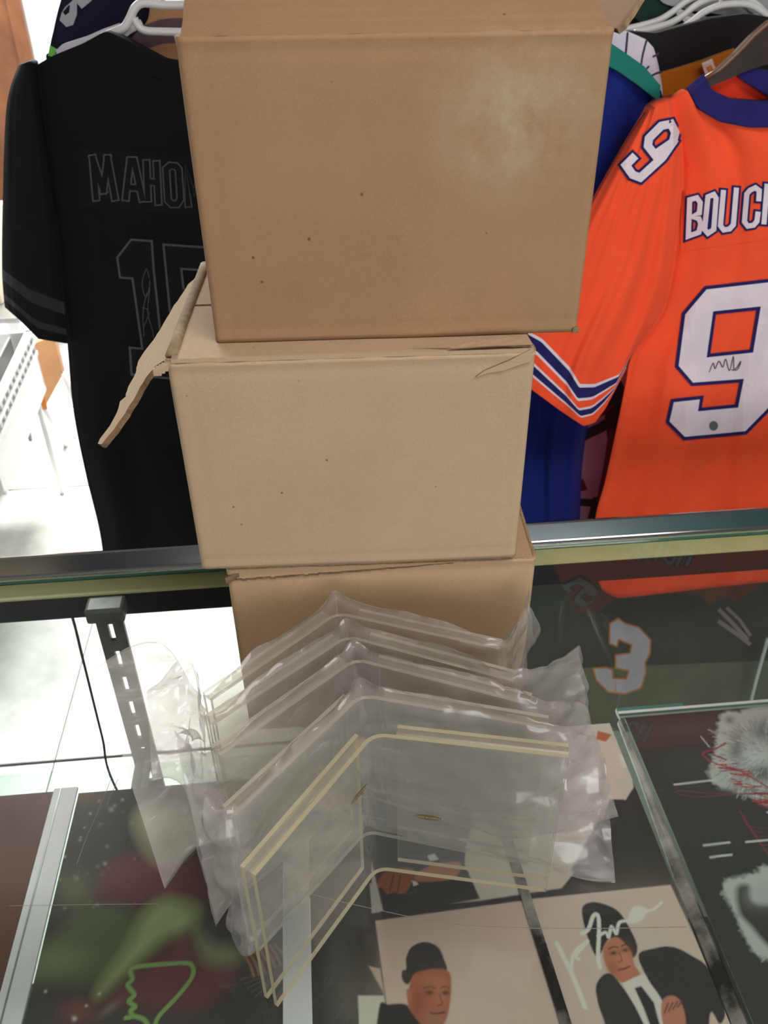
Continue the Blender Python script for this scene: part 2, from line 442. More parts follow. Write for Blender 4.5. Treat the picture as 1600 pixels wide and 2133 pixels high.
# counter glass: top face carries the reflection, the rest is clear
V = [(CXL, CYF, G-.007), (CXR, CYF, G-.007), (CXR, CYB, G-.007), (CXL, CYB, G-.007), (CXL, CYF, G), (CXR, CYF, G), (CXR, CYB, G), (CXL, CYB, G)]
Fs = [(4, 5, 6, 7), (3, 2, 1, 0), (0, 1, 5, 4), (2, 3, 7, 6), (1, 2, 6, 5), (3, 0, 4, 7)]
cpart(meshobj('glass_top', V, Fs, [MT['glass_top'], MT['glass_side'], MT['glass_edge']], None, mi=[0, 1, 2, 2, 2, 2]))
# back rail: rolled metal section, its face sloping towards the front
prof = [(.857, G+.001), (.859, G+.006), (.864, G+.0075), (.900, G+.004), (.9035, G+.001), (.9035, G-.05), (.857, G-.05)]
def extrude_x(prof, x0, x1):
    n = len(prof); V = [(x0, y, z) for y, z in prof] + [(x1, y, z) for y, z in prof]
    Fc = [(i, (i + 1) % n, n + (i + 1) % n, n + i) for i in range(n)] + [tuple(range(n))[::-1], tuple(range(n, 2 * n))]
    return V, Fc
V, Fc = extrude_x([(.8625, G+.0015), (.8737, G+.0205), (.8765, G+.0215), (.880, G+.020), (.8805, G-.05), (.8625, G-.05)], CXL, CXR)
cpart(meshobj('back_rail', V, Fc, MT['chrome']))
V, Fc = extrude_x([(.854, G+.0005), (.8545, G+.004), (.857, G+.0052), (.8615, G+.0035), (.8625, G+.0005), (.8625, G-.02), (.859, G-.02), (.859, G+.0005)], CXL, CXR)
cpart(meshobj('rail_lip', V, Fc, MT['lip']))
cpart(box('yellow_strip', (CXL, .829, G-.0105), (CXR, .8575, G-.0078), MT['yellow']))
cpart(box('back_bar', (CXL, .829, G-.0445), (CXR, .856, G-.0108), MT['black_metal'], None, .0015))
# slotted uprights
def upright(x):
    u = cpart(empty('slotted_upright', (x, .8105, 0)))
    w, z0, z1, pitch, sl, sw = .033, .10, .940, .0458, .028, .0063
    V, Fc = [], []
    zs = []; z = z1 - .012
    while z - sl > z0 + .02:
        zs.append((z - sl, z)); z -= pitch
    xs = [-w/2, -sw/2, sw/2, w/2]
    lev = [z0]
    for a, b in reversed(zs): lev += [a, b]
    lev.append(z1)
    bm = bmesh.new()
    vs = [[bm.verts.new((xx, 0, zz)) for xx in xs] for zz in lev]
    for r in range(len(lev) - 1):
        slot = (r % 2 == 1)
        for c in range(3):
            if slot and c == 1: continue
            bm.faces.new((vs[r][c], vs[r][c+1], vs[r+1][c+1], vs[r+1][c]))
    r = bmesh.ops.extrude_face_region(bm, geom=bm.faces[:])
    for g in r['geom']:
        if isinstance(g, bmesh.types.BMVert): g.co.y += .006
    bmesh.ops.recalc_face_normals(bm, faces=bm.faces[:])
    bmobj('channel', bm, MT['dark_steel'], u)
    bm = bmesh.new(); add_box(bm, (-.023, -.012, .9395), (.023, .0165, .9605), .004)
    bmobj('cap', bm, MT['dark_steel'], u)
    return u
UPX = float(ony(222, 1275, .8105)[0])
upright(UPX); upright(.98)
# glass shelf and its brackets
SZ = .708
cpart(box('glass_shelf', (CXL + .02, .235, SZ - .008), (CXR - .02, .775, SZ), [MT['shelf_glass']]))
for bx in (UPX, .98):
    cpart(box('shelf_bracket', (bx - .006, .30, SZ - .05), (bx + .006, .8095, SZ - .0085), MT['dark_steel'], None, .002))
# body below: base, front frame, end posts
cpart(box('base_deck', (CXL, CYF, .10), (CXR, .80, .13), MT['black_metal'], None, .004))
cpart(box('plinth', (CXL + .03, CYF + .04, 0), (CXR - .03, .77, .10), MT['black_metal']))
cpart(box('front_glass', (CXL + .02, CYF + .004, .13), (CXR - .02, CYF + .010, G - .03), MT['shelf_glass']))
cpart(box('front_frame', (CXL, CYF, G - .03), (CXR, CYF + .02, G - .008), MT['chrome']))
for px_ in (CXL, CXR - .02):
    for py_ in (CYF, .829 - .02):
        cpart(box('corner_post', (px_, py_, .13), (px_ + .02, py_ + .02, G - .03), MT['chrome']))
# hairline scratches in the counter glass
for k, pts in enumerate([[(600, 1850), (690, 1873), (800, 1898), (920, 1922), (1030, 1931), (1200, 1934), (1430, 1931)],
                         [(232, 1620), (215, 1665), (200, 1700), (180, 1745), (160, 1800)], [(246, 1622), (232, 1655), (222, 1680)],
                         [(20, 1887), (200, 1884), (330, 1883)]]):
    cpart(tube('scratch', [onz(a, b, G + .0001) for a, b in catmull(pts, 5)], .00028 if k != 3 else .0002, MT['scratch'], None, 5))

# black cable behind the case
pts = [ony(150, 1283, .87) + np.array([0, 0, .0]), ony(172, 1370, .87), ony(193, 1455, .87), ony(214, 1540, .87), ony(236, 1630, .87)]
pts = [np.array([pts[0][0] - .01, .885, .955])] + pts + [pts[-1] + np.array([.03, .01, -.25]), np.array([pts[-1][0] + .05, .92, .004]), np.array([pts[-1][0] + .3, 1.0, .004])]
cb = tube('cable', [Vector(p) for p in catmull(pts, 8)], .0019, MT['cable'], None, 8)
tag(cb, 'thin black cable hanging down behind the case, left of the slotted upright', 'cable')

# ================================================================== prints on the shelf
PZ = SZ + .0042
class Painter:
    def __init__(s, x0, x1, y0, y1, step, base):
        s.x = np.linspace(x0, x1, max(2, int((x1 - x0) / step))); s.y = np.linspace(y0, y1, max(2, int((y1 - y0) / step)))
        s.X, s.Y = np.meshgrid(s.x, s.y)
        s.C = np.zeros(s.X.shape + (3,)); s.C[:] = lin(base)
    def P(s, pts): return np.array([onz(a, b, PZ)[:2] for a, b in pts])
    def _mix(s, a, col):
        a = np.clip(a, 0, 1)[..., None]; s.C = s.C * (1 - a) + np.array(lin(col)) * a
    def _seg(s, Q, closed):
        d = np.full(s.X.shape, 1e9); n = len(Q)
        for i in range(n if closed else n - 1):
            a, b = Q[i], Q[(i + 1) % n]; ab = b - a; L = ab @ ab + 1e-12
            t = np.clip(((s.X - a[0]) * ab[0] + (s.Y - a[1]) * ab[1]) / L, 0, 1)
            d = np.minimum(d, np.hypot(s.X - a[0] - t * ab[0], s.Y - a[1] - t * ab[1]))
        return d
    def poly(s, pts, col, soft=.0006, alpha=1.0, smooth=False, rag=0.0):
        if smooth: pts = catmull(pts, 6, True)
        Q = s.P(pts); d = s._seg(Q, True); ins = np.zeros(s.X.shape, bool); n = len(Q)
        for i in range(n):
            a, b = Q[i], Q[(i + 1) % n]
            c = (a[1] > s.Y) != (b[1] > s.Y)
            xi = (b[0] - a[0]) * (s.Y - a[1]) / (b[1] - a[1] + 1e-12) + a[0]
            ins ^= c & (s.X < xi)
        sd = np.where(ins, d, -d)
        if rag: sd = sd + rag * s.grain()
        s._mix((sd / soft + 1) / 2 * alpha, col)
    def grain(s):
        g = rng.normal(size=s.X.shape)
        for ax in (0, 1):
            for _ in range(2): g = (np.roll(g, 1, ax) + g * 2 + np.roll(g, -1, ax)) / 4
        return g * 2
    def blob(s, c, edge_x, edge_y, col, alpha=1.0, pw=1.0):
        q, qx, qy = s.P([c, edge_x, edge_y]); ax, ay = qx - q, qy - q
        Mx = np.linalg.inv(np.array([ax, ay]).T)
        U_ = Mx[0, 0] * (s.X - q[0]) + Mx[0, 1] * (s.Y - q[1]); V_ = Mx[1, 0] * (s.X - q[0]) + Mx[1, 1] * (s.Y - q[1])
        s._mix(np.exp(-(U_ ** 2 + V_ ** 2) ** pw) * alpha, col)
    def stroke(s, pts, w, col, alpha=1.0, soft=.0005, smooth=True):
        if smooth: pts = catmull(pts, 6)
        s._mix(((w - s._seg(s.P(pts), False)) / soft + 1) / 2 * alpha, col)
    def build(s, name, parent=None, z=PZ, thick=.003, border=None):
        ny, nx = s.X.shape
        v = np.stack([s.X, s.Y, np.full(s.X.shape, z)], -1).reshape(-1, 3)
        I = np.arange(nx * ny).reshape(ny, nx)
        q = np.stack([I[:-1, :-1], I[:-1, 1:], I[1:, 1:], I[1:, :-1]], -1).reshape(-1, 4)
        # a thin solid back
        x0, x1, y0, y1 = s.x[0], s.x[-1], s.y[0], s.y[-1]; b = nx * ny
        v = np.vstack([v, [[x0, y0, z - thick], [x1, y0, z - thick], [x1, y1, z - thick], [x0, y1, z - thick],
                           [x0, y0, z - 1e-5], [x1, y0, z - 1e-5], [x1, y1, z - 1e-5], [x0, y1, z - 1e-5]]])
        fx = [(b+3, b+2, b+1, b), (b, b+1, b+5, b+4), (b+1, b+2, b+6, b+5), (b+2, b+3, b+7, b+6), (b+3, b, b+4, b+7)]
        me = bpy.data.meshes.new(name)
        nq = len(q); nf = nq + len(fx)
        me.vertices.add(len(v)); me.vertices.foreach_set('co', v.ravel())
        allf = np.vstack([q, np.array(fx)])
        me.loops.add(nf * 4); me.loops.foreach_set('vertex_index', allf.ravel().astype(np.int32))
        me.polygons.add(nf); me.polygons.foreach_set('loop_start', np.arange(0, nf * 4, 4, dtype=np.int32))
        me.update(calc_edges=True); me.validate()
        ca = me.color_attributes.new('Col', 'FLOAT_COLOR', 'POINT')
        cc = np.ones((len(v), 4)); cc[:nx * ny, :3] = s.C.reshape(-1, 3); cc[nx * ny:, :3] = .5
        ca.data.foreach_set('color', cc.ravel().astype(np.float32))
        me.materials.append(MT['print'])
        o = bpy.data.objects.new(name, me); COL.objects.link(o)
        if parent: o.parent = parent
        return o
STEP = .00135

# 1. brown print with a white border, far left
bp = empty('photo_print', (0, 0, 0)); tag(bp, 'brown picture with a wide white border at the left edge of the shelf', 'picture')
pt = Painter(-.60, -.372, .38, .738, .003, (86, 52, 44)); pt.blob((20, 1700), (60, 1700), (20, 1760), (62, 34, 32), .7)
pt.build('print_sheet', bp)
bw = .030
box('white_border', (-.3718, .38, SZ + .0008), (-.372 + bw, .742, PZ + .0006), MT['white_board'], bp)
box('border_line', (-.372 + .008, .38, PZ + .0006), (-.372 + .010, .742, PZ + .0012), MT['steel'], bp)

# 2. dark print with soft red and green shapes and green ink
dp = empty('photo_print', (0, 0, 0)); tag(dp, 'dark picture with blurred red and green shapes and a green ink drawing', 'picture')
pt = Painter(-.339, -.075, .375, .732, STEP, (46, 44, 40))
for _ in range(90):
    x = random.uniform(60, 330); y = random.uniform(1660, 1960); r = random.uniform(1, 5)
    pt.blob((x, y), (x + r, y), (x, y + r), random.choice([(170, 150, 140), (130, 80, 70), (120, 125, 90), (190, 185, 175)]), random.uniform(.2, .8))
pt.blob((180, 1648), (230, 1645), (180, 1672), (110, 78, 50), .6)
pt.blob((160, 1860), (205, 1865), (160, 1905), (100, 108, 74), .6)
pt.poly([(205, 1850), (240, 1790), (330, 1770), (420, 1800), (430, 1870), (330, 1890), (215, 1880)], (96, 36, 46), .012, .85, True)
pt.poly([(280, 1730), (290, 1680), (350, 1670), (410, 1700), (400, 1770), (330, 1800)], (170, 166, 140), .009, .75, True)
pt.blob((350, 1770), (390, 1770), (350, 1800), (112, 112, 74), .6)
pt.poly([(30, 2040), (100, 1960), (190, 1890), (270, 1900), (290, 1960), (215, 2040), (120, 2050)], (76, 86, 58), .010, .95, True)
pt.blob((120, 2000), (180, 1995), (120, 2030), (112, 124, 84), .7)
pt.poly([(210, 2050), (215, 2070), (330, 1970), (400, 1935), (410, 1890), (350, 1870), (300, 1900), (265, 1970)], (150, 162, 108), .010, .85, True)
pt.poly([(225, 2080), (330, 1985), (400, 1940), (410, 1990), (480, 2010), (470, 2060), (400, 2100), (260, 2090)], (98, 38, 42), .011, .92, True)
pt.poly([(408, 1935), (440, 1965), (500, 1975), (490, 2005), (430, 2000)], (134, 144, 108), .010, .8, True)
pt.blob((165, 2105), (200, 2105), (165, 2130), (120, 60, 56), .7)
for x, y, r in ((155, 2122, 5), (180, 2095, 3), (207, 2070, 3), (95, 2065, 3)): pt.blob((x, y), (x + r, y), (x, y + r), (205, 190, 180), .9)
pt.blob((230, 2100), (250, 2090), (222, 2115), (120, 116, 98), .6)
pt.blob((540, 1960), (575, 1960), (540, 2010), (92, 62, 44), .8)
for k in range(7):
    x = 515 + k * 11; pt.stroke([(x - 8, 1985 - k * 3), (x + 6, 2010 - k * 4), (x + 14, 2034 - k * 5)], .0016, (150, 112, 84), .55)
for k in range(5):
    pt.stroke([(500 + k * 8, 2040 + k * 9), (560, 2025 + k * 6)], .0008, (96, 100, 84), .4)
pt.stroke([(262, 2120), (275, 2117), (272, 2105), (282, 2097), (268, 2085), (280, 2072), (266, 2052), (276, 2040), (272, 2022), (290, 2013), (380, 2006), (400, 2012), (400, 2035), (370, 2075), (330, 2118), (322, 2145)], .0023, (120, 160, 84), .95)
pt.stroke([(276, 2116), (300, 2124), (312, 2145)], .0023, (120, 160, 84), .95)
pt.build('print_sheet', dp)

# 3. collage of portrait photographs with a white left border
cp = empty('photo_print', (0, 0, 0)); tag(cp, 'collage of men in dark suits on pale photographs, signed in white ink', 'picture')
box('white_border', (-.0745, .375, SZ + .0008), (-.0445, .745, PZ + .0004), MT['white_board'], cp)
pt = Painter(-.044, .378, .375, .775, STEP, (40, 38, 35))
pt.poly([(640, 1700), (700, 1700), (742, 2010), (745, 2133), (690, 2133)], (64, 66, 64), .008, .8)
pt.poly([(655, 1935), (770, 1930), (770, 1560), (640, 1560)], (66, 68, 66), .002, .6)
# upper photograph: hands of a man in a dark suit on a pale ground, partly hidden by the holders
pt.poly([(770, 1440), (1290, 1400), (1320, 1640), (1235, 1770), (1170, 1850), (1000, 1876), (880, 1888), (775, 1900)], (196, 186, 174), .001)
pt.poly([(770, 1470), (900, 1500), (1000, 1650), (970, 1770), (968, 1800), (1000, 1872), (900, 1890), (800, 1905), (770, 1780)], (46, 46, 46), .001)
pt.poly([(1190, 1812), (1230, 1850), (1310, 1800), (1330, 1700), (1280, 1640), (1250, 1700)], (42, 40, 38), .002)
pt.poly([(783, 1850), (800, 1818), (840, 1808), (862, 1812), (858, 1835), (846, 1858), (832, 1862), (822, 1858), (806, 1862), (795, 1848)], (150, 84, 58), .0012, 1, True)
for a in ((812, 1856, 820, 1822), (828, 1858, 834, 1824)): pt.stroke([(a[0], a[1]), (a[2], a[3])], .0009, (70, 36, 26), .8)
pt.poly([(865, 1822), (905, 1800), (960, 1797), (948, 1828), (905, 1836), (868, 1836)], (172, 108, 78), .0012, 1, True)
pt.poly([(858, 1834), (866, 1836), (872, 1842), (862, 1846)], (215, 210, 205), .0008)
pt.poly([(890, 1782), (905, 1778), (914, 1790), (896, 1794)], (214, 210, 204), .0008)
pt.poly([(770, 1840), (785, 1842), (792, 1900), (775, 1902)], (190, 184, 174), .0008)
# star-shaped scraps at the right
pt.poly([(1262, 1535), (1290, 1560), (1300, 1605), (1296, 1622), (1276, 1622), (1306, 1665), (1270, 1665), (1255, 1710), (1240, 1680), (1220, 1672), (1240, 1640), (1215, 1560)], (206, 186, 176), .0008)
pt.poly([(1235, 1640), (1255, 1645), (1245, 1672), (1226, 1668)], (164, 110, 96), .002)
pt.poly([(1245, 1522), (1275, 1530), (1262, 1545), (1242, 1540)], (176, 96, 56), .001)
pt.poly([(1288, 1570), (1303, 1575), (1308, 1598), (1296, 1600)], (210, 204, 200), .0008)
# lower left photograph
pt.poly([(782, 1918), (1090, 1876), (1180, 2133), (1190, 2200), (820, 2200)], (204, 178, 164), .0007)
pt.blob((960, 2080), (1110, 2080), (960, 2200), (205, 190, 174), .8)
pt.poly([(768, 2012), (792, 2018), (800, 2070)], (196, 176, 164), .0008)
pt.poly([(746, 2074), (800, 2074), (802, 2090), (790, 2110), (800, 2200), (750, 2200)], (204, 200, 184), .0008)
pt.poly([(846, 1995), (858, 1972), (885, 1962), (912, 1972), (925, 1998), (930, 2022), (900, 2020), (868, 2030), (850, 2050), (838, 2040), (838, 2022), (846, 2018)], (42, 42, 44), .0008, 1, True)
pt.poly([(852, 2058), (862, 2030), (890, 2020), (928, 2020), (940, 2040), (936, 2100), (925, 2133), (900, 2170), (860, 2130), (850, 2085)], (168, 98, 68), .0012, 1, True)
pt.blob((918, 2066), (932, 2066), (918, 2095), (196, 130, 96), .6)
pt.blob((870, 2090), (884, 2090), (870, 2130), (120, 62, 42), .5)
for ex in (895, 928): pt.blob((ex, 2068), (ex + 10, 2068), (ex, 2073), (92, 46, 32), .75); pt.blob((ex, 2068), (ex + 4, 2068), (ex, 2070.5), (30, 18, 16), .9)
pt.stroke([(882, 2058), (896, 2055), (908, 2059)], .0008, (96, 50, 36), .7); pt.stroke([(918, 2058), (928, 2055), (937, 2058)], .0008, (96, 50, 36), .7)
pt.blob((900, 2040), (925, 2040), (900, 2052), (190, 118, 86), .55); pt.blob((905, 2124), (928, 2124), (905, 2140), (150, 116, 100), .5)
pt.stroke([(915, 2072), (921, 2090), (912, 2095)], .0007, (110, 54, 36), .8); pt.stroke([(897, 2110), (912, 2111), (926, 2109)], .0009, (96, 40, 30), .9)
pt.poly([(846, 2062), (856, 2060), (858, 2085), (850, 2088)], (176, 104, 74), .001)
pt.poly([(790, 2098), (810, 2092), (845, 2092), (858, 2110), (900, 2170), (900, 2220), (790, 2220)], (34, 30, 28), .001, 1, True)
# lower right photograph
pt.poly([(1095, 1874), (1397, 1843), (1530, 2133), (1560, 2200), (1200, 2200), (1180, 2133)], (206, 184, 170), .0007)
pt.blob((1330, 2010), (1480, 2010), (1330, 2150), (204, 194, 176), .8)
pt.poly([(1212, 1895), (1228, 1880), (1255, 1882), (1290, 1900), (1318, 1945), (1328, 1975), (1318, 1995), (1290, 1970), (1270, 1955), (1252, 1985), (1240, 1990), (1222, 1945)], (38, 37, 38), .0008, 1, True)
pt.poly([(1256, 1985), (1262, 1965), (1285, 1952), (1312, 1978), (1322, 2010), (1334, 2030), (1322, 2048), (1305, 2052), (1278, 2035), (1262, 2010)], (186, 118, 88), .0012, 1, True)
pt.blob((1300, 2000), (1318, 2000), (1300, 2025), (206, 140, 108), .5)
for ex, ey in ((1278, 1985), (1303, 1979)): pt.blob((ex, ey), (ex + 9, ey - 1), (ex, ey + 4.5), (96, 50, 38), .75); pt.blob((ex, ey), (ex + 3.6, ey), (ex, ey + 2.2), (32, 20, 18), .9)
pt.stroke([(1268, 1977), (1278, 1972), (1287, 1974)], .0008, (60, 34, 28), .8); pt.stroke([(1295, 1971), (1304, 1967), (1312, 1970)], .0008, (60, 34, 28), .8)
pt.blob((1275, 2015), (1290, 2010), (1280, 2035), (146, 84, 60), .45)
pt.stroke([(1290, 1984), (1296, 2000), (1288, 2004)], .0007, (130, 70, 50), .8); pt.stroke([(1288, 2020), (1300, 2018), (1312, 2013)], .0009, (110, 46, 38), .9)
pt.poly([(1296, 2048), (1326, 2034), (1345, 2028), (1386, 2090), (1380, 2133), (1365, 2190), (1330, 2110)], (218, 212, 206), .0008)
pt.poly([(1322, 2058), (1336, 2054), (1362, 2088), (1376, 2140), (1360, 2150), (1340, 2098)], (34, 34, 38), .0008)
pt.poly([(1242, 2052), (1262, 2028), (1285, 2040), (1330, 2110), (1360, 2200), (1270, 2200), (1262, 2140), (1246, 2090)], (40, 40, 42), .0008, 1, True)
pt.poly([(1330, 1990), (1360, 1976), (1400, 1972), (1440, 1990), (1478, 2020), (1510, 2100), (1500, 2133), (1480, 2110), (1470, 2200), (1420, 2200), (1385, 2095), (1350, 2040)], (38, 38, 40), .0008, 1, True)
pt.poly([(1378, 2090), (1395, 2074), (1415, 2082), (1428, 2118), (1424, 2150), (1385, 2140)], (186, 124, 98), .001, 1, True)
for k in range(4): pt.stroke([(1384 + k * 9, 2110 - k * 4), (1392 + k * 10, 2090 - k * 2)], .0008, (96, 52, 40), .8)
# white ink
WI = (222, 218, 210)
pt.stroke([(1160, 1965), (1192, 2030), (1219, 2098)], .0026, WI, .95); pt.stroke([(1190, 2020), (1196, 1985), (1225, 1960), (1200, 1990), (1206, 1998)], .0018, WI, .9)
pt.stroke([(1212, 1945), (1226, 1935), (1236, 1908), (1246, 1908), (1248, 1940), (1246, 1990), (1250, 2016)], .0022, WI, .95)
pt.stroke([(1246, 1950), (1262, 1942), (1268, 1952), (1274, 1930), (1284, 1945), (1290, 1922), (1308, 1918)], .0018, WI, .9)
pt.poly([(1306, 1920), (1318, 1890), (1336, 1888), (1350, 1896), (1335, 1918), (1316, 1924)], WI, .001, .9, True)
pt.stroke([(1345, 1898), (1362, 1894), (1378, 1880)], .0016, WI, .9)
pt.build('print_sheet', cp)

# narrow dark polished strip lying across the collage, its reflections painted as mottle
a0, a1 = onz(1064, 1797, PZ + .004), onz(1168, 2133, PZ + .004)
ds = empty('divider_strip', (0, 0, 0)); tag(ds, 'narrow dark polished strip lying lengthwise across the collage of portraits', 'strip')
dirv = (a0 - a1) / np.linalg.norm(a0 - a1)
b0, b1 = a0 + dirv * .05, a1 - dirv * .03
w_ = .0115
V = []
for q in (b1, b0):
    for dx, zz in ((0, PZ + .0002), (w_, PZ + .0002), (w_, PZ + .0032), (w_ * .62, PZ + .0046), (0, PZ + .0032)): V.append((q[0] + dx, q[1], zz))
n = 5
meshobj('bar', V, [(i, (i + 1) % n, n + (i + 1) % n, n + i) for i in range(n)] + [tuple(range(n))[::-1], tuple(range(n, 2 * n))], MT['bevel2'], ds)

# 4. glazed black-and-white picture, right
fp = empty('framed_picture', (0, 0, 0)); tag(fp, 'glazed black and white picture scribbled with red ink, right end of the shelf', 'picture')
pt = Painter(.402, .70, .375, .782, STEP * 1.1, (38, 38, 40))
pt.blob((1440, 1590), (1500, 1585), (1440, 1625), (58, 58, 64), .7); pt.blob((1430, 1520), (1500, 1515), (1430, 1535), (66, 66, 68), .6)
pt.poly([(1500, 1490), (1540, 1482), (1610, 1480), (1640, 1700), (1600, 1680), (1550, 1655), (1500, 1640), (1475, 1610), (1490, 1560)], (196, 194, 194), .003, 1, True, rag=.0022)
for x, y, ex, ey, c in ((1600, 1520, 40, 25, (92, 92, 106)), (1535, 1560, 16, 40, (110, 110, 112)), (1585, 1610, 40, 20, (82, 82, 84)), (1575, 1575, 28, 20, (214, 214, 216)), (1520, 1500, 10, 8, (112, 112, 118)), (1560, 1645, 45, 10, (120, 118, 118))):
    pt.blob((x, y), (x + ex, y), (x, y + ey), c, .85)
for k in range(420):
    x = random.uniform(1486, 1606); y = random.uniform(1484, 1660); a = math.atan2(y - 1570, x - 1600) + random.uniform(-.4, .4); L_ = random.uniform(5, 15)
    if y > 1500 + (1606 - x) * .2 and (x - 1486) > max(0, (y - 1600) * 1.0):
        pt.stroke([(x, y), (x + L_ * cos(a), y + L_ * sin(a))], random.uniform(.0003, .0009), random.choice([(226, 224, 224), (150, 148, 150), (120, 118, 122), (206, 204, 206), (88, 86, 90)]), .55, smooth=False)
for k in range(160):
    t_ = random.random(); x = 1512 + t_ * 80 + random.uniform(-6, 22); y = 1850 + t_ * 140 + random.uniform(-14, 10); a = random.uniform(2.2, 3.6)
    pt.stroke([(x, y), (x + 10 * cos(a), y + 10 * sin(a))], random.uniform(.0004, .001), random.choice([(222, 222, 220), (170, 170, 168), (110, 110, 110)]), .6, smooth=False)
for k in range(34):
    x = random.uniform(1480, 1600); y = 1570 + (x - 1480) * .85 + random.uniform(-8, 24)
    pt.stroke([(x, y), (x + random.uniform(18, 44), y + random.uniform(-5, 12))], random.uniform(.0006, .0016), random.choice([(168, 44, 52), (206, 200, 200), (184, 60, 66), (150, 36, 44)]), .85)
pt.stroke([(1512, 1548), (1490, 1560), (1464, 1570), (1490, 1590), (1540, 1605), (1600, 1640)], .0012, (170, 48, 56), .9)
pt.stroke([(1600, 1655), (1480, 1652), (1415, 1647), (1418, 1655), (1460, 1660), (1520, 1655)], .0008, (132, 50, 56), .8)
for k in range(10):
    pt.stroke([(1542, 1690), (1560 + k * 6, 1720 + k * 9), (1610, 1725 + k * 8)], .0006, (134, 40, 46), .6)
pt.stroke([(1460, 1534), (1478, 1556)], .0010, (200, 198, 200), .8)
for a, b in (((1405, 1634), (1490, 1625)), ((1466, 1761), (1520, 1755)), ((1480, 1786), (1524, 1780)), ((1555, 1754), (1600, 1750))): pt.stroke([a, b], .0014, (214, 212, 208), .95)
pt.poly([(1505, 1840), (1560, 1822), (1610, 1815), (1640, 1990), (1600, 2002), (1560, 1970), (1530, 1900)], (204, 204, 202), .003, 1, True, rag=.002)
pt.poly([(1535, 1850), (1560, 1845), (1572, 1880), (1640, 1895), (1640, 1990), (1600, 1970), (1565, 1930), (1540, 1900)], (44, 44, 46), .004, 1, True)
pt.blob((1600, 1860), (1640, 1855), (1600, 1885), (190, 190, 192), .8)
pt.build('print_sheet', fp, z=PZ)
gx0, gx1, gy0, gy1 = .3925, .705, .37, .7845
V = [(gx0, gy0, PZ+.001), (gx1, gy0, PZ+.001), (gx1, gy1, PZ+.001), (gx0, gy1, PZ+.001), (gx0, gy0, PZ+.006), (gx1, gy0, PZ+.006), (gx1, gy1, PZ+.006), (gx0, gy1, PZ+.006)]
meshobj('glazing', V, Fs, [MT['glass_top'], MT['glass_side'], MT['glass_edge']], fp, mi=[0, 1, 2, 2, 2, 2])
# polished bevel of the frame: left strip with its reflections painted as mottle, green glass edge at the back
e0, e1 = onz(1300, 1520, PZ), onz(1566, 2133, PZ)
V = []
for (yy, xw) in ((.375, .015), (.55, .013), (.68, .007), (.775, .003)):
    xr_ = .3928 + (0 if yy > .7 else 0.002)
    for dx, zz in ((-xw, SZ + .0008), (0, SZ + .0008), (0, PZ + .006), (-xw * .4, PZ + .006), (-xw, PZ + .001)): V.append((xr_ + dx - .0005, yy, zz))
Fc = []
for r in range(3):
    for i in range(5): Fc.append((r * 5 + i, r * 5 + (i + 1) % 5, (r + 1) * 5 + (i + 1) % 5, (r + 1) * 5 + i))
Fc += [(4, 3, 2, 1, 0), (15, 16, 17, 18, 19)]
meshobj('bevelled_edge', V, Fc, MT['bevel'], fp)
box('back_edge', (.3935, .785, SZ + .0008), (.70, .7895, PZ + .006), MT['white_board'], fp)
box('green_edge', (.3935, .7898, SZ + .0008), (.49, .797, PZ + .004), MT['glass_edge'], fp)

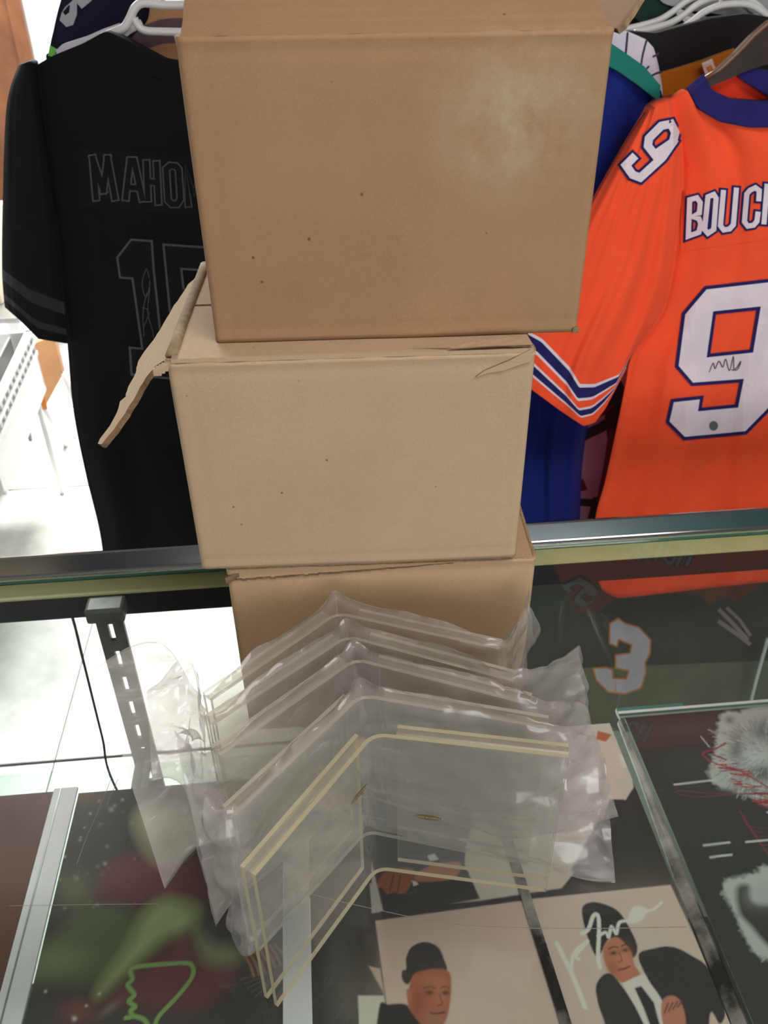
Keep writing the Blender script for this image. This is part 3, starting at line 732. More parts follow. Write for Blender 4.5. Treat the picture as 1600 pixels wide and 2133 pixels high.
# ================================================================== cartons
BYAW = radians(-2.7)
def carton(P, w, d, h, mat, label, yaw=BYAW, seed=0, crush=.0):
    """regular slotted carton: rounded corners, scored creases, board thickness; local x across, y back, z up"""
    o = empty('cardboard_box', P, yaw)
    tag(o, label, 'box', 'stacked cardboard boxes')
    r, t = .005, .0035
    def ring(inset):
        pts = []
        def side(a, b, n):
            for k in range(n): pts.append((a[0] + (b[0] - a[0]) * k / n, a[1] + (b[1] - a[1]) * k / n))
        x0, x1, y0, y1 = inset, w - inset, inset, d - inset; rr = max(r - inset * .5, .001)
        side((x0 + rr, y0), (x1 - rr, y0), 72)
        for k in range(5): a = -pi/2 + pi/2 * k / 5; pts.append((x1 - rr + rr * cos(a), y0 + rr + rr * sin(a)))
        side((x1, y0 + rr), (x1, y1 - rr), 30)
        for k in range(5): a = pi/2 * k / 5; pts.append((x1 - rr + rr * cos(a), y1 - rr + rr * sin(a)))
        side((x1 - rr, y1), (x0 + rr, y1), 30)
        for k in range(5): a = pi/2 + pi/2 * k / 5; pts.append((x0 + rr + rr * cos(a), y1 - rr + rr * sin(a)))
        side((x0, y1 - rr), (x0, y0 + rr), 30)
        for k in range(5): a = pi + pi/2 * k / 5; pts.append((x0 + rr + rr * cos(a), y0 + rr + rr * sin(a)))
        return pts
    R0, R1 = ring(0), ring(t); n = len(R0)
    NZ = 60; V = []; Fc = []
    def off(x, y, z):
        e = noise.noise((x * 9 + seed, y * 9, z * 9)) * .0012
        if y < .012:                                  # creases of the front panel
            for xc, dp, ww in ((.0145, .0005, .0022), (w - .013, .00025, .002)): e += dp * math.exp(-((x - xc) / ww) ** 2)
            e += .00045 * math.exp(-((z - .010) / .002) ** 2)
            e -= .0014 * math.exp(-((h - z) / .0035) ** 2) * (.6 + .4 * noise.noise((x * 40, seed, 0)))
            e += .0005 * math.exp(-((h - .009 - z) / .003) ** 2)
        return e
    for k in range(NZ + 1):
        z = h * k / NZ
        for (x, y) in R0:
            cx, cy = x - w / 2, y - d / 2; L = sqrt((cx / w) ** 2 + (cy / d) ** 2) + 1e-9
            e = off(x, y, z)
            nx_, ny_ = (0, 1) if y < .004 else ((0, -1) if y > d - .004 else ((1, 0) if x < w / 2 else (-1, 0)))
            zz = z + (noise.noise((x * 30, y * 30, seed)) * .0008 if k == 0 and False else 0)
            if k == NZ: zz += noise.noise((x * 50, y * 50, seed)) * .0009
            V.append((x + nx_ * e, y + ny_ * e, zz))
    for k in range(NZ):
        for i in range(n):
            a, b = k * n + i, k * n + (i + 1) % n; Fc.append((a, b, b + n, a + n))
    b0 = len(V)
    for z in (h, t):
        for (x, y) in R1: V.append((x, y, z))
    mi = [0] * len(Fc)
    for i in range(n):
        j = (i + 1) % n
        Fc.append((NZ * n + i, NZ * n + j, b0 + j, b0 + i)); mi.append(1)
        Fc.append((b0 + i, b0 + j, b0 + n + j, b0 + n + i)); mi.append(0)
    Fc.append(tuple(range(n))[::-1]); mi.append(0)
    Fc.append(tuple(b0 + n + i for i in range(n))); mi.append(0)
    meshobj('body', V, Fc, [mat, MT['board_core']], o, True, mi)
    return o
def flap(parent, pts3, nrm, mat, thick=.0035, name='flap', jag=0.0, edge='board_edge'):
    """board panel from an outline (parent space), thickness along -nrm, ragged free edge"""
    P = [Vector(p) for p in pts3]; Q = []
    for i in range(len(P)):
        a, b = P[i], P[(i + 1) % len(P)]; m = max(1, int((b - a).length / .006))
        for k in range(m):
            p = a.lerp(b, k / m)
            if jag and k: p = p + Vector((noise.noise(p * 160), noise.noise(p * 160 + Vector((7, 0, 0))), noise.noise(p * 160 + Vector((0, 9, 0))))) * jag
            Q.append(p)
    nr = Vector(nrm).normalized(); n = len(Q)
    V = [tuple(p) for p in Q] + [tuple(p - nr * thick) for p in Q]
    tri = tessellate_polygon([Q])
    Fc = [tuple(t) for t in tri] + [tuple(n + i for i in reversed(t)) for t in tri]
    mi = [0] * len(Fc)
    for i in range(n): Fc.append((i, (i + 1) % n, n + (i + 1) % n, n + i)); mi.append(1)
    return meshobj(name, V, Fc, [mat, MT[edge]], parent, False, mi)
BW, BD = .2735, .205
P_low = ony(471, 1196, .588); P_low[2] = G + .0003
low = carton(P_low, .2715, BD, 1.176 - G, MT['box_low'], 'lowest carton of the stack, half hidden by plastic-wrapped holders', seed=3)
P_mid = ony(419, 1186, .583); hm = 1.374 - P_mid[2]
mid = carton(P_mid, BW - .002, BD, hm, MT['box_mid'], 'middle carton of the stack, with a torn flap hanging out on its left', seed=9)
P_top = ony(448, 713, .606); P_top[2] = P_mid[2] + hm + .0045; ht = 1.5795 - P_top[2]
top = carton(P_top, BW, BD, ht, MT['box_top'], 'topmost carton of the stack, brown with a pale scuff and raised lid flap', seed=17)
def to_local(o, p):
    d = Vector(p) - Vector(o.location); a = -o.rotation_euler.z
    return Vector((d.x * cos(a) - d.y * sin(a), d.x * sin(a) + d.y * cos(a), d.z))
# lowest carton: closed lid with a torn tape seam
hl = 1.176 - G
flap(low, [(.004, .001, hl + .0003), (.268, .001, hl + .0003), (.268, .10, hl + .0003), (.004, .10, hl + .0003)], (0, 0, 1), MT['box_low'], .003, 'top_flap', .0008, 'board_core')
flap(low, [(.004, .104, hl + .0003), (.268, .104, hl + .0003), (.268, .204, hl + .0003), (.004, .204, hl + .0003)], (0, 0, 1), MT['box_low'], .003, 'top_flap', .0008, 'board_core')
bm = bmesh.new()
for k in range(46):
    x = .004 + k * .0042; z = hl - .0115 + .0105 * (k / 46) ** 1.4 + noise.noise((k * .7, 3, 0)) * .0016
    add_box(bm, (x, -.0009, z - .0004), (x + .005, .0012, z + .0004 + .0005 * random.random()))
bmobj('torn_edge', bm, MT['board_edge'], low)
bm = bmesh.new()
for k in range(5): add_box(bm, (-.0010 + .0018 * k, -.0022 + .0005 * k, hl - .014 + .0012 * k), (.003 + .002 * k, .002, hl - .008 + .001 * k), .0006)
bmobj('crushed_corner', bm, MT['board_edge'], low)
# middle carton: front and back flaps folded shut, left flap torn and hanging out, right flap inside
flap(mid, [(.004, -.0004, hm + .0035), (.269, -.0004, hm + .0035), (.267, .100, hm + .0040), (.006, .100, hm + .0040)], (0, 0, 1), MT['box_mid'], .0033, 'top_flap', .0002, 'box_mid')
flap(mid, [(.006, .104, hm + .0040), (.267, .104, hm + .0040), (.269, .204, hm + .0035), (.004, .204, hm + .0035)], (0, 0, 1), MT['box_mid'], .0033, 'top_flap', .0002, 'box_mid')
wx = np.array([cos(BYAW), sin(BYAW), 0]); dxv = np.array([-sin(BYAW), cos(BYAW), 0])
ang = radians(44)
hinge = np.array(P_mid) + np.array([0, 0, hm + .002])
eo = -wx * cos(ang) - np.array([0, 0, 1]) * sin(ang)
fn = np.cross(dxv, eo); fn = fn if fn[2] > 0 else -fn
oul = [(404, 582), (392, 592), (352, 655), (322, 705), (300, 733), (288, 752), (283, 776), (268, 804), (262, 826), (250, 836), (244, 858), (228, 888), (208, 914), (204, 924), (212, 925), (236, 896), (260, 862), (286, 818), (304, 786), (324, 762), (344, 750)]
fl = [to_local(mid, hinge + dxv * .012), to_local(mid, hinge + dxv * .110), to_local(mid, hinge + dxv * .203)] + [to_local(mid, onplane(a, b, hinge, fn)) for a, b in oul]
flap(mid, fl, fn, MT['box_mid'], .0042, 'left_flap', .0009, 'torn_dark')
hq = [to_local(mid, hinge + dxv * d_ + np.array([0, 0, .0002])) for d_ in (.006, .03, .06, .09, .12, .15, .18, .203)]
tube('hinge_crease', [p + Vector((.0035 + .0008 * noise.noise((k * 1.3, 2, 0)), 0, .0012)) for k, p in enumerate(hq)], .0046, MT['crease'], mid, 10, squash=.75)
bm = bmesh.new()
for k in range(6): 
    add_box(bm, (-.010 + .0022 * k, -.0020 + .0007 * k, hm - .009 + .0014 * k), (-.004 + .0026 * k, .0012, hm - .003 + .0012 * k), .0008)
bmobj('torn_corner', bm, MT['box_mid'], mid)
# peeled paper at the right of the lid crease
pk = [(1105, 728), (1108, 752), (1075, 762), (1050, 772), (1020, 776), (990, 786), (1010, 772), (1060, 752)]
n_f = -dxv
pl = [to_local(mid, onplane(a, b, np.array(P_mid) - dxv * .0012, n_f)) for a, b in pk]
flap(mid, pl, (0, -1, 0), MT['box_mid'], .0009, 'peeled_paper', .0004)
for pts in ([(.175, .006, .0), (.205, .002, .0012), (.235, .004, .0016), (.266, .0, .0012), (.266, .016, .0016), (.22, .018, .001)], [(.205, -.001, .002), (.24, -.0014, .0034), (.268, -.0006, .003), (.267, .012, .003), (.235, .011, .003)]):
    flap(mid, [(a, b, hm + .0036 + c) for a, b, c in pts], (0, 0, 1), MT['box_mid'], .0008, 'split_ply', .0005)
# topmost carton: front lid flap leaning back and up, right flap opened outwards
th = radians(27)
def tp(x, along, k=th): return (x, along * cos(k) - .0005, ht + along * sin(k))
flap(top, [tp(.004, 0), tp(BW - .004, 0), tp(BW - .008, .06), tp(BW - .010, .135), tp(.008, .135), tp(.004, .06)], (0, -sin(th), cos(th)), MT['box_top'], .0036, 'lid_flap', .0006)
n_r = np.cross(dxv * .8 + wx * .3 + np.array([0, 0, .25]), wx * .8 + np.array([0, 0, .5]))
q0 = np.array(P_top) + wx * (BW + .001) + np.array([0, 0, ht])
flap(top, [to_local(top, q0 + dxv * a + wx * b + np.array([0, 0, c])) for a, b, c in ((0.0, 0, 0), (.0, .004, .003), (.05, .040, .034), (.10, .064, .056), (.20, .062, .055), (.20, 0, 0))],
     (-.55, 0, .83), MT['box_top'], .0036, 'right_flap', .0008)
bm = bmesh.new(); add_box(bm, (BW - .0045, -.0016, -.0005), (BW + .0008, .003, .004), .0012)
bmobj('worn_corner', bm, MT['board_edge'], top)

# ================================================================== folded acrylic frames
WL, WR = .134, .142
AL, AR = radians(231.1), radians(-14.0)
def acrylic(fx, fy, rot, label, h=.175, edge='acrylic_edge_white', wl=WL, wr=WR, stickers=False, gap=.0065):
    o = empty('acrylic_frame', (fx, fy, G + .0004), rot)
    tag(o, label, 'acrylic frame', 'folded acrylic picture frames')
    dl, dr = Vector((cos(AL), sin(AL), 0)), Vector((cos(AR), sin(AR), 0))
    t = .0033; bk = Vector((cos(radians(110)), sin(radians(110)), 0))
    nl, nr_ = Vector((cos(AL - pi/2), sin(AL - pi/2), 0)), Vector((cos(AR + pi/2), sin(AR + pi/2), 0))
    # bent front sheet: left wing - rounded fold - right wing
    rb = .010; k_ = rb
    def path(off):
        L = []
        L.append((dl * wl + nl * off, nl)); L.append((dl * k_ + nl * off, nl))
        for i in range(1, 8):
            s = i / 8
            c = (dl * k_) * (1 - s) ** 2 + Vector((0, 0, 0)) * 2 * s * (1 - s) + (dr * k_) * s ** 2
            nn = (nl * (1 - s) + nr_ * s).normalized(); L.append((c + nn * off, nn))
        L.append((dr * k_ + nr_ * off, nr_)); L.append((dr * wr + nr_ * off, nr_))
        return [p for p, _ in L]
    A, B = path(0), path(t); n = len(A); V = []
    for z in (0, h):
        V += [tuple(p + Vector((0, 0, z))) for p in A] + [tuple(p + Vector((0, 0, z))) for p in B]
    Fc, mi = [], []
    for i in range(n - 1):
        Fc += [(i, i + 1, 2*n + i + 1, 2*n + i), (n + i + 1, n + i, 3*n + i, 3*n + i + 1)]; mi += [0, 0]
        Fc += [(i + 1, i, n + i, n + i + 1), (2*n + i, 2*n + i + 1, 3*n + i + 1, 3*n + i)]; mi += [1, 1]
    Fc += [(0, 2*n, 3*n, n), (n - 1, 2*n - 1, 4*n - 1, 3*n - 1)]; mi += [1, 1]
    meshobj('bent_sheet', V, Fc, [MT['acrylic'], MT[edge]], o, False, mi)
    for d_, nn, ww in ((dl, nl, wl), (dr, nr_, wr)):
        def q(s, f, z): return tuple(d_ * s + nn * f + Vector((0, 0, z)))
        f0, f1 = t + gap, t + gap + t; s0 = .006 if d_ is dl else .016
        V = [q(s0, f0, .001), q(ww, f0, .001), q(ww, f1, .001), q(s0, f1, .001), q(s0, f0, h), q(ww, f0, h), q(ww, f1, h), q(s0, f1, h)]
        meshobj('back_sheet', V, [(0, 1, 5, 4), (3, 7, 6, 2), (0, 3, 2, 1), (4, 5, 6, 7), (0, 4, 7, 3), (1, 2, 6, 5)], [MT['acrylic'], MT[edge]], o, False, [0, 0, 1, 1, 1, 1])
        # rounded joint along the top
        V = []
        for s in (s0, ww):
            for f, z in ((t, h - .0030), (t, h - .0004), (t + gap * .25, h + .0004), (t + gap * .75, h + .0004), (t + gap, h - .0004), (t + gap, h - .0030)): V.append(q(s, f, z))
        Fc = [(i, (i + 1) % 6, 6 + (i + 1) % 6, 6 + i) for i in range(6)] + [(5, 4, 3, 2, 1, 0), tuple(range(6, 12))]
        meshobj('top_joint', V, Fc, MT['acrylic_joint'], o)
        if stickers:
            cs, cz = (.022, .128) if d_ is dl else (.042, .082)
            tl = 1 if d_ is dl else 1
            lb = []
            for k in range(28):
                a = 2 * pi * k / 28; lb.append((cs + .0105 * cos(a), cz + .0032 * sin(a)))
            meshobj('origin_label', [q(s, -.0006, z) for s, z in lb], [tuple(range(28))], MT['label_gold'], o)
            fc = bpy.data.curves.new('label_print', 'FONT'); fc.body = 'MADE IN CHINA'; fc.size = .0026; fc.align_x = 'CENTER'; fc.align_y = 'CENTER'
            fo = bpy.data.objects.new('label_print', fc); COL.objects.link(fo)
            xdir = -d_ if d_ is dl else d_
            mw = Matrix.Identity(4); nf = -nn
            for i in range(3): mw[i][0], mw[i][1], mw[i][2] = xdir[i], (0, 0, 1)[i], nf[i]
            mw.translation = Vector(q(cs, -.0009, cz)); fo.parent = o; fo.matrix_local = mw
            fc.materials.append(MT['label_ink'])
            bpy.context.view_layer.update(); dg = bpy.context.evaluated_depsgraph_get()
            me_ = bpy.data.meshes.new_from_object(fo.evaluated_get(dg)); mo = bpy.data.objects.new('label_print', me_); COL.objects.link(mo)
            mo.parent = o; mo.matrix_local = mw; bpy.data.objects.remove(fo, do_unlink=True)
    return o
acrylic(.0265, .4225, 0.0, 'unwrapped clear acrylic folded frame standing in front of the bagged ones', .171, 'acrylic_edge', stickers=True)
HOLD = [(.020, .4590, -.08), (.018, .4985, -.20), (.013, .5260, -.22), (.006, .5560, -.17)]
names = ['first bagged acrylic frame behind the bare one', 'second bagged acrylic frame behind the bare one',
         'third bagged acrylic frame behind the bare one', 'last bagged acrylic frame, nearest the cartons']
for (a, b, c), nm in zip(HOLD, names): acrylic(a, b, c, nm, .174)

# polythene bags around the four rear frames
def tri(x): x = x - math.floor(x); return abs(x - .5) * 2
def crumple(seed):
    r = random.Random(seed); W = []
    for i in range(9):
        lam = [.09, .07, .055, .045, .034, .028, .022, .017, .013][i]
        a = r.uniform(-.5, .5) + (pi / 2 if i % 3 else r.choice([0, .9]))      # mostly creases running along the wings
        W.append((cos(a) / lam, sin(a) / lam, r.random(), lam * .10))
    def f(s, z):
        ws = s + .012 * noise.noise((s * 18, z * 18, seed)); wz = z + .012 * noise.noise((s * 16, z * 16, seed + 5))
        return sum(A * (tri(ws * kx + wz * kz + ph) - .5) for kx, kz, ph, A in W)
    return f
def bag(stations, label, seed, th0=.0105):
    """closed flat bag lofted through stations (bottom, top, half thickness, crumple gain)"""
    B = catmull([list(s[0]) for s in stations], 16); T_ = catmull([list(s[1]) for s in stations], 16)
    th = [x[0] for x in catmull([[s[2]] for s in stations], 16)]; gn = [x[0] for x in catmull([[s[3]] for s in stations], 16)]
    n = len(B); m = 40; f1, f2 = crumple(seed), crumple(seed + 50)
    V = []; UVs = []; arc = 0; prev = None
    for i in range(n):
        mid_ = (B[i] + T_[i]) / 2
        if prev is not None: arc += np.linalg.norm(mid_ - prev)
        prev = mid_
        a = (B[min(i + 1, n - 1)] + T_[min(i + 1, n - 1)] - B[max(i - 1, 0)] - T_[max(i - 1, 0)]); a[2] = 0; a /= np.linalg.norm(a) + 1e-9
        nv = np.array([-a[1], a[0], 0])
        for side in (0, 1):
            for k in range(m):
                v = k / (m - 1) if side == 0 else 1 - k / (m - 1)
                prof = (sin(pi * min(max(v, 0), 1)) ** .35) if 0 < v < 1 else 0
                base = B[i] * (1 - v) + T_[i] * v
                s_ = (-1 if side == 0 else 1)
                f = (f1 if side == 0 else f2)(arc, base[2])
                edge = .25 + .75 * prof
                p = base + nv * (s_ * th[i] * prof + f * gn[i] * edge)
                p[2] = p[2] + (f2(arc * 1.3, .3) * gn[i] * .8 if v > .5 else 0) * (v - .5) * 2
                p[2] = max(p[2], G + .0012 + .0006 * (k % 2))
                V.append(p); UVs.append((arc, base[2] + (.37 if side else 0)))
    Fc = []; w = 2 * m
    for i in range(n - 1):
        for k in range(w):
            Fc.append((i * w + k, i * w + (k + 1) % w, (i + 1) * w + (k + 1) % w, (i + 1) * w + k))
    o = meshobj('plastic_bag', V, Fc, MT['film'], None, True)
    ul = o.data.uv_layers.new(name='UVMap'); li_ = np.empty(len(o.data.loops), np.int32); o.data.loops.foreach_get('vertex_index', li_)
    ul.data.foreach_set('uv', np.array(UVs)[li_].astype(np.float32).ravel())
    return tag(o, label, 'plastic bag', 'clear bags around the acrylic frames')
def hp(h, side, s, z, off=.004):
    fx, fy, rot = HOLD[h]; a = (AL if side == 'l' else AR) + rot; nn = a - pi/2 if side == 'l' else a + pi/2
    return np.array([fx + cos(a) * s + cos(nn) * off, fy + sin(a) * s + sin(nn) * off, G + z])
def fp_(h, z, back=.007):
    fx, fy, rot = HOLD[h]; a = radians(110) + rot; return np.array([fx + cos(a) * back, fy + sin(a) * back, G + z])
Z0 = .0015
def mk(h, ltip, rtip, ztop, extraL=(), extraR=(), lg=.8):
    S = [(ltip[0], ltip[1], .0015, lg)]
    S += list(extraL)
    S += [(hp(h, 'l', .138, Z0), hp(h, 'l', .138, ztop - .006), .009, .7), (hp(h, 'l', .09, Z0), hp(h, 'l', .09, ztop), .0095, .5),
          (hp(h, 'l', .045, Z0), hp(h, 'l', .045, ztop), .0095, .45), (hp(h, 'l', .012, Z0), hp(h, 'l', .012, ztop + .001), .0095, .4), (fp_(h, Z0), fp_(h, ztop + .004), .0100, .4),
          (hp(h, 'r', .012, Z0), hp(h, 'r', .012, ztop + .001), .0095, .4), (hp(h, 'r', .045, Z0), hp(h, 'r', .045, ztop), .0095, .5), (hp(h, 'r', .095, Z0), hp(h, 'r', .095, ztop - .001), .0095, .6),
          (hp(h, 'r', .146, Z0), hp(h, 'r', .146, ztop - .006), .009, .9)]
    S += list(extraR)
    S += [(rtip[0], rtip[1], .002, .8)]
    return S
bag(mk(0, (onz(500, 1972, G + .0015), ony(428, 1660, .378)), (onz(1282, 1838, G + .0015), ony(1262, 1600, .415)), .183,
       extraR=[(onz(1215, 1832, G + .004), ony(1228, 1535, .425), .006, .8)]), 'crumpled clear bag directly behind the bare frame, its tip flat on the glass', 21)
bag(mk(1, (onz(448, 1928, G + .0015), ony(362, 1520, .418)), (onz(1288, 1700, G + .0015), ony(1222, 1470, .46)), .186), 'clear bag second from the bare frame, with a smooth loose left end', 33)
bag(mk(2, (ony(318, 1628, .428), ony(305, 1440, .445)), (ony(1240, 1590, .47), ony(1208, 1345, .50)), .188,
       extraL=[(ony(385, 1640, .432), ony(396, 1392, .452), .008, 1.8)]), 'clear bag third from the bare frame, glinting at its crumpled left end', 47)
bag(mk(3, (onz(343, 1852, G + .0015), ony(196, 1390, .475)), (ony(1104, 1325, .545), ony(1104, 1232, .552)), .190,
       extraL=[(onz(405, 1770, G + .0015), ony(330, 1338, .475), .003, .5)], lg=.3), 'clear bag nearest the cartons, with a wide flat flap out to the left', 59)

# ================================================================== jerseys and other garments
def resample(pts, n):
    P = np.array(pts, float); d = np.r_[0, np.cumsum(np.hypot(*(P[1:] - P[:-1]).T))]
    t = np.linspace(0, d[-1], n); return np.stack([np.interp(t, d, P[:, 0]), np.interp(t, d, P[:, 1])], -1)
def loft(name, parent, rows, Y, mats, n=56, per=10, bulge=.02, fold=.006, thick=.03, seed=0, freq=3.0, bands=None, edge_mat=None):
    """cloth panel lofted through outline rows (front), with a back layer; bands = [(v0, v1, material index)] in row units"""
    R = [resample(r, n) for r in rows]
    flat = catmull([r.ravel() for r in R], per); m = len(flat)
    Fr, Bk = [], []
    Ys = Y if isinstance(Y, (list, tuple)) else [Y] * len(rows)
    for i, row in enumerate(flat):
        row = row.reshape(n, 2); v = i / (m - 1); vr = i / per
        k0 = min(int(vr), len(Ys) - 2); yb = Ys[k0] + (Ys[k0 + 1] - Ys[k0]) * (vr - k0)
        for j in range(n):
            u = j / (n - 1); q = max(sin(pi * u), 0) ** .5
            fo = fold * (noise.noise((u * freq * 2, v * 1.1, seed)) + .5 * noise.noise((u * freq * 5, v * 2.5, seed + 3))) * (.25 + .75 * v) * min(1, q * 1.5)
            Fr.append(ony(row[j, 0], row[j, 1], yb - bulge * q + fo))
            e = ony(row[j, 0], row[j, 1], yb); Bk.append(e + np.array([0, thick * q + .002 + fo * .5, 0]))
    V = Fr + Bk; o_ = n * m; Fc = []; mi = []
    for i in range(m - 1):
        vv = (i + .5) / per; b = 0
        for (a0, a1, k) in (bands or []):
            if a0 <= vv < a1: b = k
        for j in range(n - 1):
            a = i * n + j
            Fc.append((a, a + n, a + n + 1, a + 1)); mi.append(b)
            Fc.append((o_ + a, o_ + a + 1, o_ + a + n + 1, o_ + a + n)); mi.append(b)
        for j in (0, n - 1):
            a = i * n + j; Fc.append((a, o_ + a, o_ + a + n, a + n) if j else (a, a + n, o_ + a + n, o_ + a)); mi.append(b)
    for i in (0, m - 1):
        for j in range(n - 1):
            a = i * n + j; Fc.append((a, a + 1, o_ + a + 1, o_ + a) if i == 0 else (a + 1, a, o_ + a, o_ + a + 1)); mi.append(0)
    ob = meshobj(name, V, Fc, mats, parent, True, mi)
    fr_faces = [(i * n + j, (i + 1) * n + j, (i + 1) * n + j + 1, i * n + j + 1) for i in range(m - 1) for j in range(n - 1)]
    bv = BVHTree.FromPolygons([Vector(p) for p in Fr], fr_faces)
    return ob, bv
def offset_poly(P, d):
    P = [np.array(p, float) for p in P]; n = len(P)
    area = sum(P[i][0] * P[(i + 1) % n][1] - P[(i + 1) % n][0] * P[i][1] for i in range(n))
    s = 1 if area > 0 else -1; out = []
    for i in range(n):
        a, b, c = P[i - 1], P[i], P[(i + 1) % n]
        t1 = (b - a) / (np.linalg.norm(b - a) + 1e-9); t2 = (c - b) / (np.linalg.norm(c - b) + 1e-9)
        n1 = np.array([t1[1], -t1[0]]) * s; n2 = np.array([t2[1], -t2[0]]) * s
        k = n1 + n2; L = k @ n1
        out.append(b + k / max(L, .35) * d)
    return out
def stroke_poly(pts, w, closed=False):
    P = [np.array(p, float) for p in pts]; n = len(P); h = w / 2
    def nrm(i):
        a = P[(i - 1) % n] if (closed or i > 0) else None; c = P[(i + 1) % n] if (closed or i < n - 1) else None
        ns = []
        if a is not None: t = (P[i] - a) / (np.linalg.norm(P[i] - a) + 1e-9); ns.append(np.array([t[1], -t[0]]))
        if c is not None: t = (c - P[i]) / (np.linalg.norm(c - P[i]) + 1e-9); ns.append(np.array([t[1], -t[0]]))
        k = sum(ns); L = k @ ns[0]
        return k / max(L, .45)
    if not closed:
        t0 = (P[0] - P[1]) / np.linalg.norm(P[0] - P[1]); t1 = (P[-1] - P[-2]) / np.linalg.norm(P[-1] - P[-2])
        N_ = [nrm(i) for i in range(n)]; P = [p.copy() for p in P]; P[0] += t0 * h; P[-1] += t1 * h
        return [[P[i] + N_[i] * h for i in range(n)] + [P[i] - N_[i] * h for i in reversed(range(n))]]
    N_ = [nrm(i) for i in range(n)]
    A, B = [P[i] + N_[i] * h for i in range(n)], [P[i] - N_[i] * h for i in range(n)]
    ar = lambda Q: abs(sum(Q[i][0] * Q[(i + 1) % n][1] - Q[(i + 1) % n][0] * Q[i][1] for i in range(n)))
    return [A, B] if ar(A) > ar(B) else [B, A]
def decal(name, parent, bv, shapes, mat, lift=.0012, grid=11.0, Yf=1.25):
    """flat appliqué lying on the cloth: polygons (outer + holes) draped onto the garment's surface"""
    bm = bmesh.new()
    for loops in shapes:
        vs = [Vector((p[0], p[1], 0)) for L in loops for p in L]
        bv_ = [bm.verts.new(v) for v in vs]
        for t in tessellate_polygon([[Vector((p[0], p[1], 0)) for p in L] for L in loops]):
            try: bm.faces.new([bv_[i] for i in t])
            except ValueError: pass
    xs = [v.co.x for v in bm.verts]; ys = [v.co.y for v in bm.verts]
    for lo, hi, ax in ((min(xs), max(xs), 0), (min(ys), max(ys), 1)):
        k = lo + grid
        while k < hi:
            pc = Vector((k, 0, 0)) if ax == 0 else Vector((0, k, 0)); pn = Vector((1, 0, 0)) if ax == 0 else Vector((0, 1, 0))
            bmesh.ops.bisect_plane(bm, geom=bm.verts[:] + bm.edges[:] + bm.faces[:], plane_co=pc, plane_no=pn, dist=1e-4); k += grid
    last = Yf
    for v in bm.verts:
        d = Vector(ray(v.co.x, v.co.y)).normalized(); hit = bv.ray_cast(Vector(CAM), d)
        if hit[0] is not None: v.co = hit[0] - d * lift * 1.3
        else: v.co = Vector(ony(v.co.x, v.co.y, Yf)) - d * lift
    bmesh.ops.recalc_face_normals(bm, faces=bm.faces[:])
    r = bmesh.ops.extrude_face_region(bm, geom=bm.faces[:])
    for g in r['geom']:
        if isinstance(g, bmesh.types.BMVert): g.co += Vector((0, .0007, -.0003))
    bmesh.ops.recalc_face_normals(bm, faces=bm.faces[:])
    return bmobj(name, bm, mat, parent)
def inked(parent, bv, pts, r, mat, name='ink_line', lift=.003, Yf=1.25):
    Q = []
    for a, b in catmull(pts, 6):
        d = Vector(ray(a, b)).normalized(); h = bv.ray_cast(Vector(CAM), d)
        Q.append((h[0] if h[0] is not None else Vector(ony(a, b, Yf))) - d * lift)
    return tube(name, Q, r, mat, parent, 5)
def garment(label, cat='jersey', name='jersey', group=None):
    o = empty(name, (0, 0, 0)); return tag(o, label, cat, group)
def tub(pts, Y): return [Vector(ony(a, b, Y)) for a, b in pts]

# ---- orange jersey, right
oj = garment('bright orange jersey with navy collar and a white number 9 on its back')
body, bvb = loft('body', oj, [
    [(1372, 222), (1432, 188), (1452, 226), (1500, 254), (1560, 264), (1640, 264), (1720, 244), (1765, 186), (1850, 215)],
    [(1418, 330), (1500, 330), (1640, 322), (1860, 305)],
    [(1410, 480), (1880, 450)],
    [(1378, 640), (1900, 610)],
    [(1318, 738), (1905, 705)],
    [(1304, 800), (1912, 770)],
    [(1288, 880), (1920, 850)],
    [(1262, 1000), (1930, 970)],
    [(1240, 1090), (1940, 1060)],
    [(1246, 1205), (1256, 1232), (1285, 1246), (1330, 1242), (1450, 1228), (1600, 1212), (1940, 1180)]],
    1.25, [MT['orange']], bulge=.035, fold=.030, seed=4, freq=3.0)
slv, bvs = loft('sleeve', oj, [
    [(1345, 236), (1375, 218), (1402, 205)],
    [(1295, 312), (1350, 300), (1424, 320)],
    [(1222, 440), (1320, 440), (1412, 480)],
    [(1160, 560), (1280, 580), (1388, 635)],
    [(1082, 680), (1130, 706), (1188, 766), (1208, 800), (1240, 800), (1290, 780), (1316, 740)],
    [(1048, 772), (1100, 806), (1168, 856), (1216, 888), (1240, 880), (1262, 850), (1304, 770)]],
    [1.245, 1.243, 1.24, 1.237, 1.235, 1.235],
    [MT['orange'], MT['white_twill'], MT['navy']], n=60, per=40, bulge=.032, fold=.024, thick=.03, seed=14, freq=2.2,
    bands=[(4.0, 4.06, 1), (4.06, 4.22, 2), (4.22, 4.27, 1), (4.42, 4.47, 1), (4.47, 4.63, 2), (4.63, 4.68, 1)])
loft('sleeve', oj, [
    [(1822, 196), (1850, 206), (1876, 226)], [(1800, 310), (1880, 296), (1930, 308)], [(1826, 470), (1920, 440), (2010, 436)], [(1860, 620), (1960, 590), (2080, 552)],
    [(1916, 730), (1950, 770), (2010, 790), (2030, 790), (2060, 756), (2110, 700), (2160, 668)], [(1930, 760), (1985, 850), (2020, 880), (2030, 880), (2080, 850), (2140, 800), (2190, 760)]],
    [1.245, 1.243, 1.24, 1.237, 1.235, 1.235], [MT['orange'], MT['white_twill'], MT['navy']], n=60, per=40, bulge=.032, fold=.02, thick=.03, seed=19, freq=2.2,
    bands=[(4.0, 4.06, 1), (4.06, 4.22, 2), (4.22, 4.27, 1), (4.42, 4.47, 1), (4.47, 4.63, 2), (4.63, 4.68, 1)])
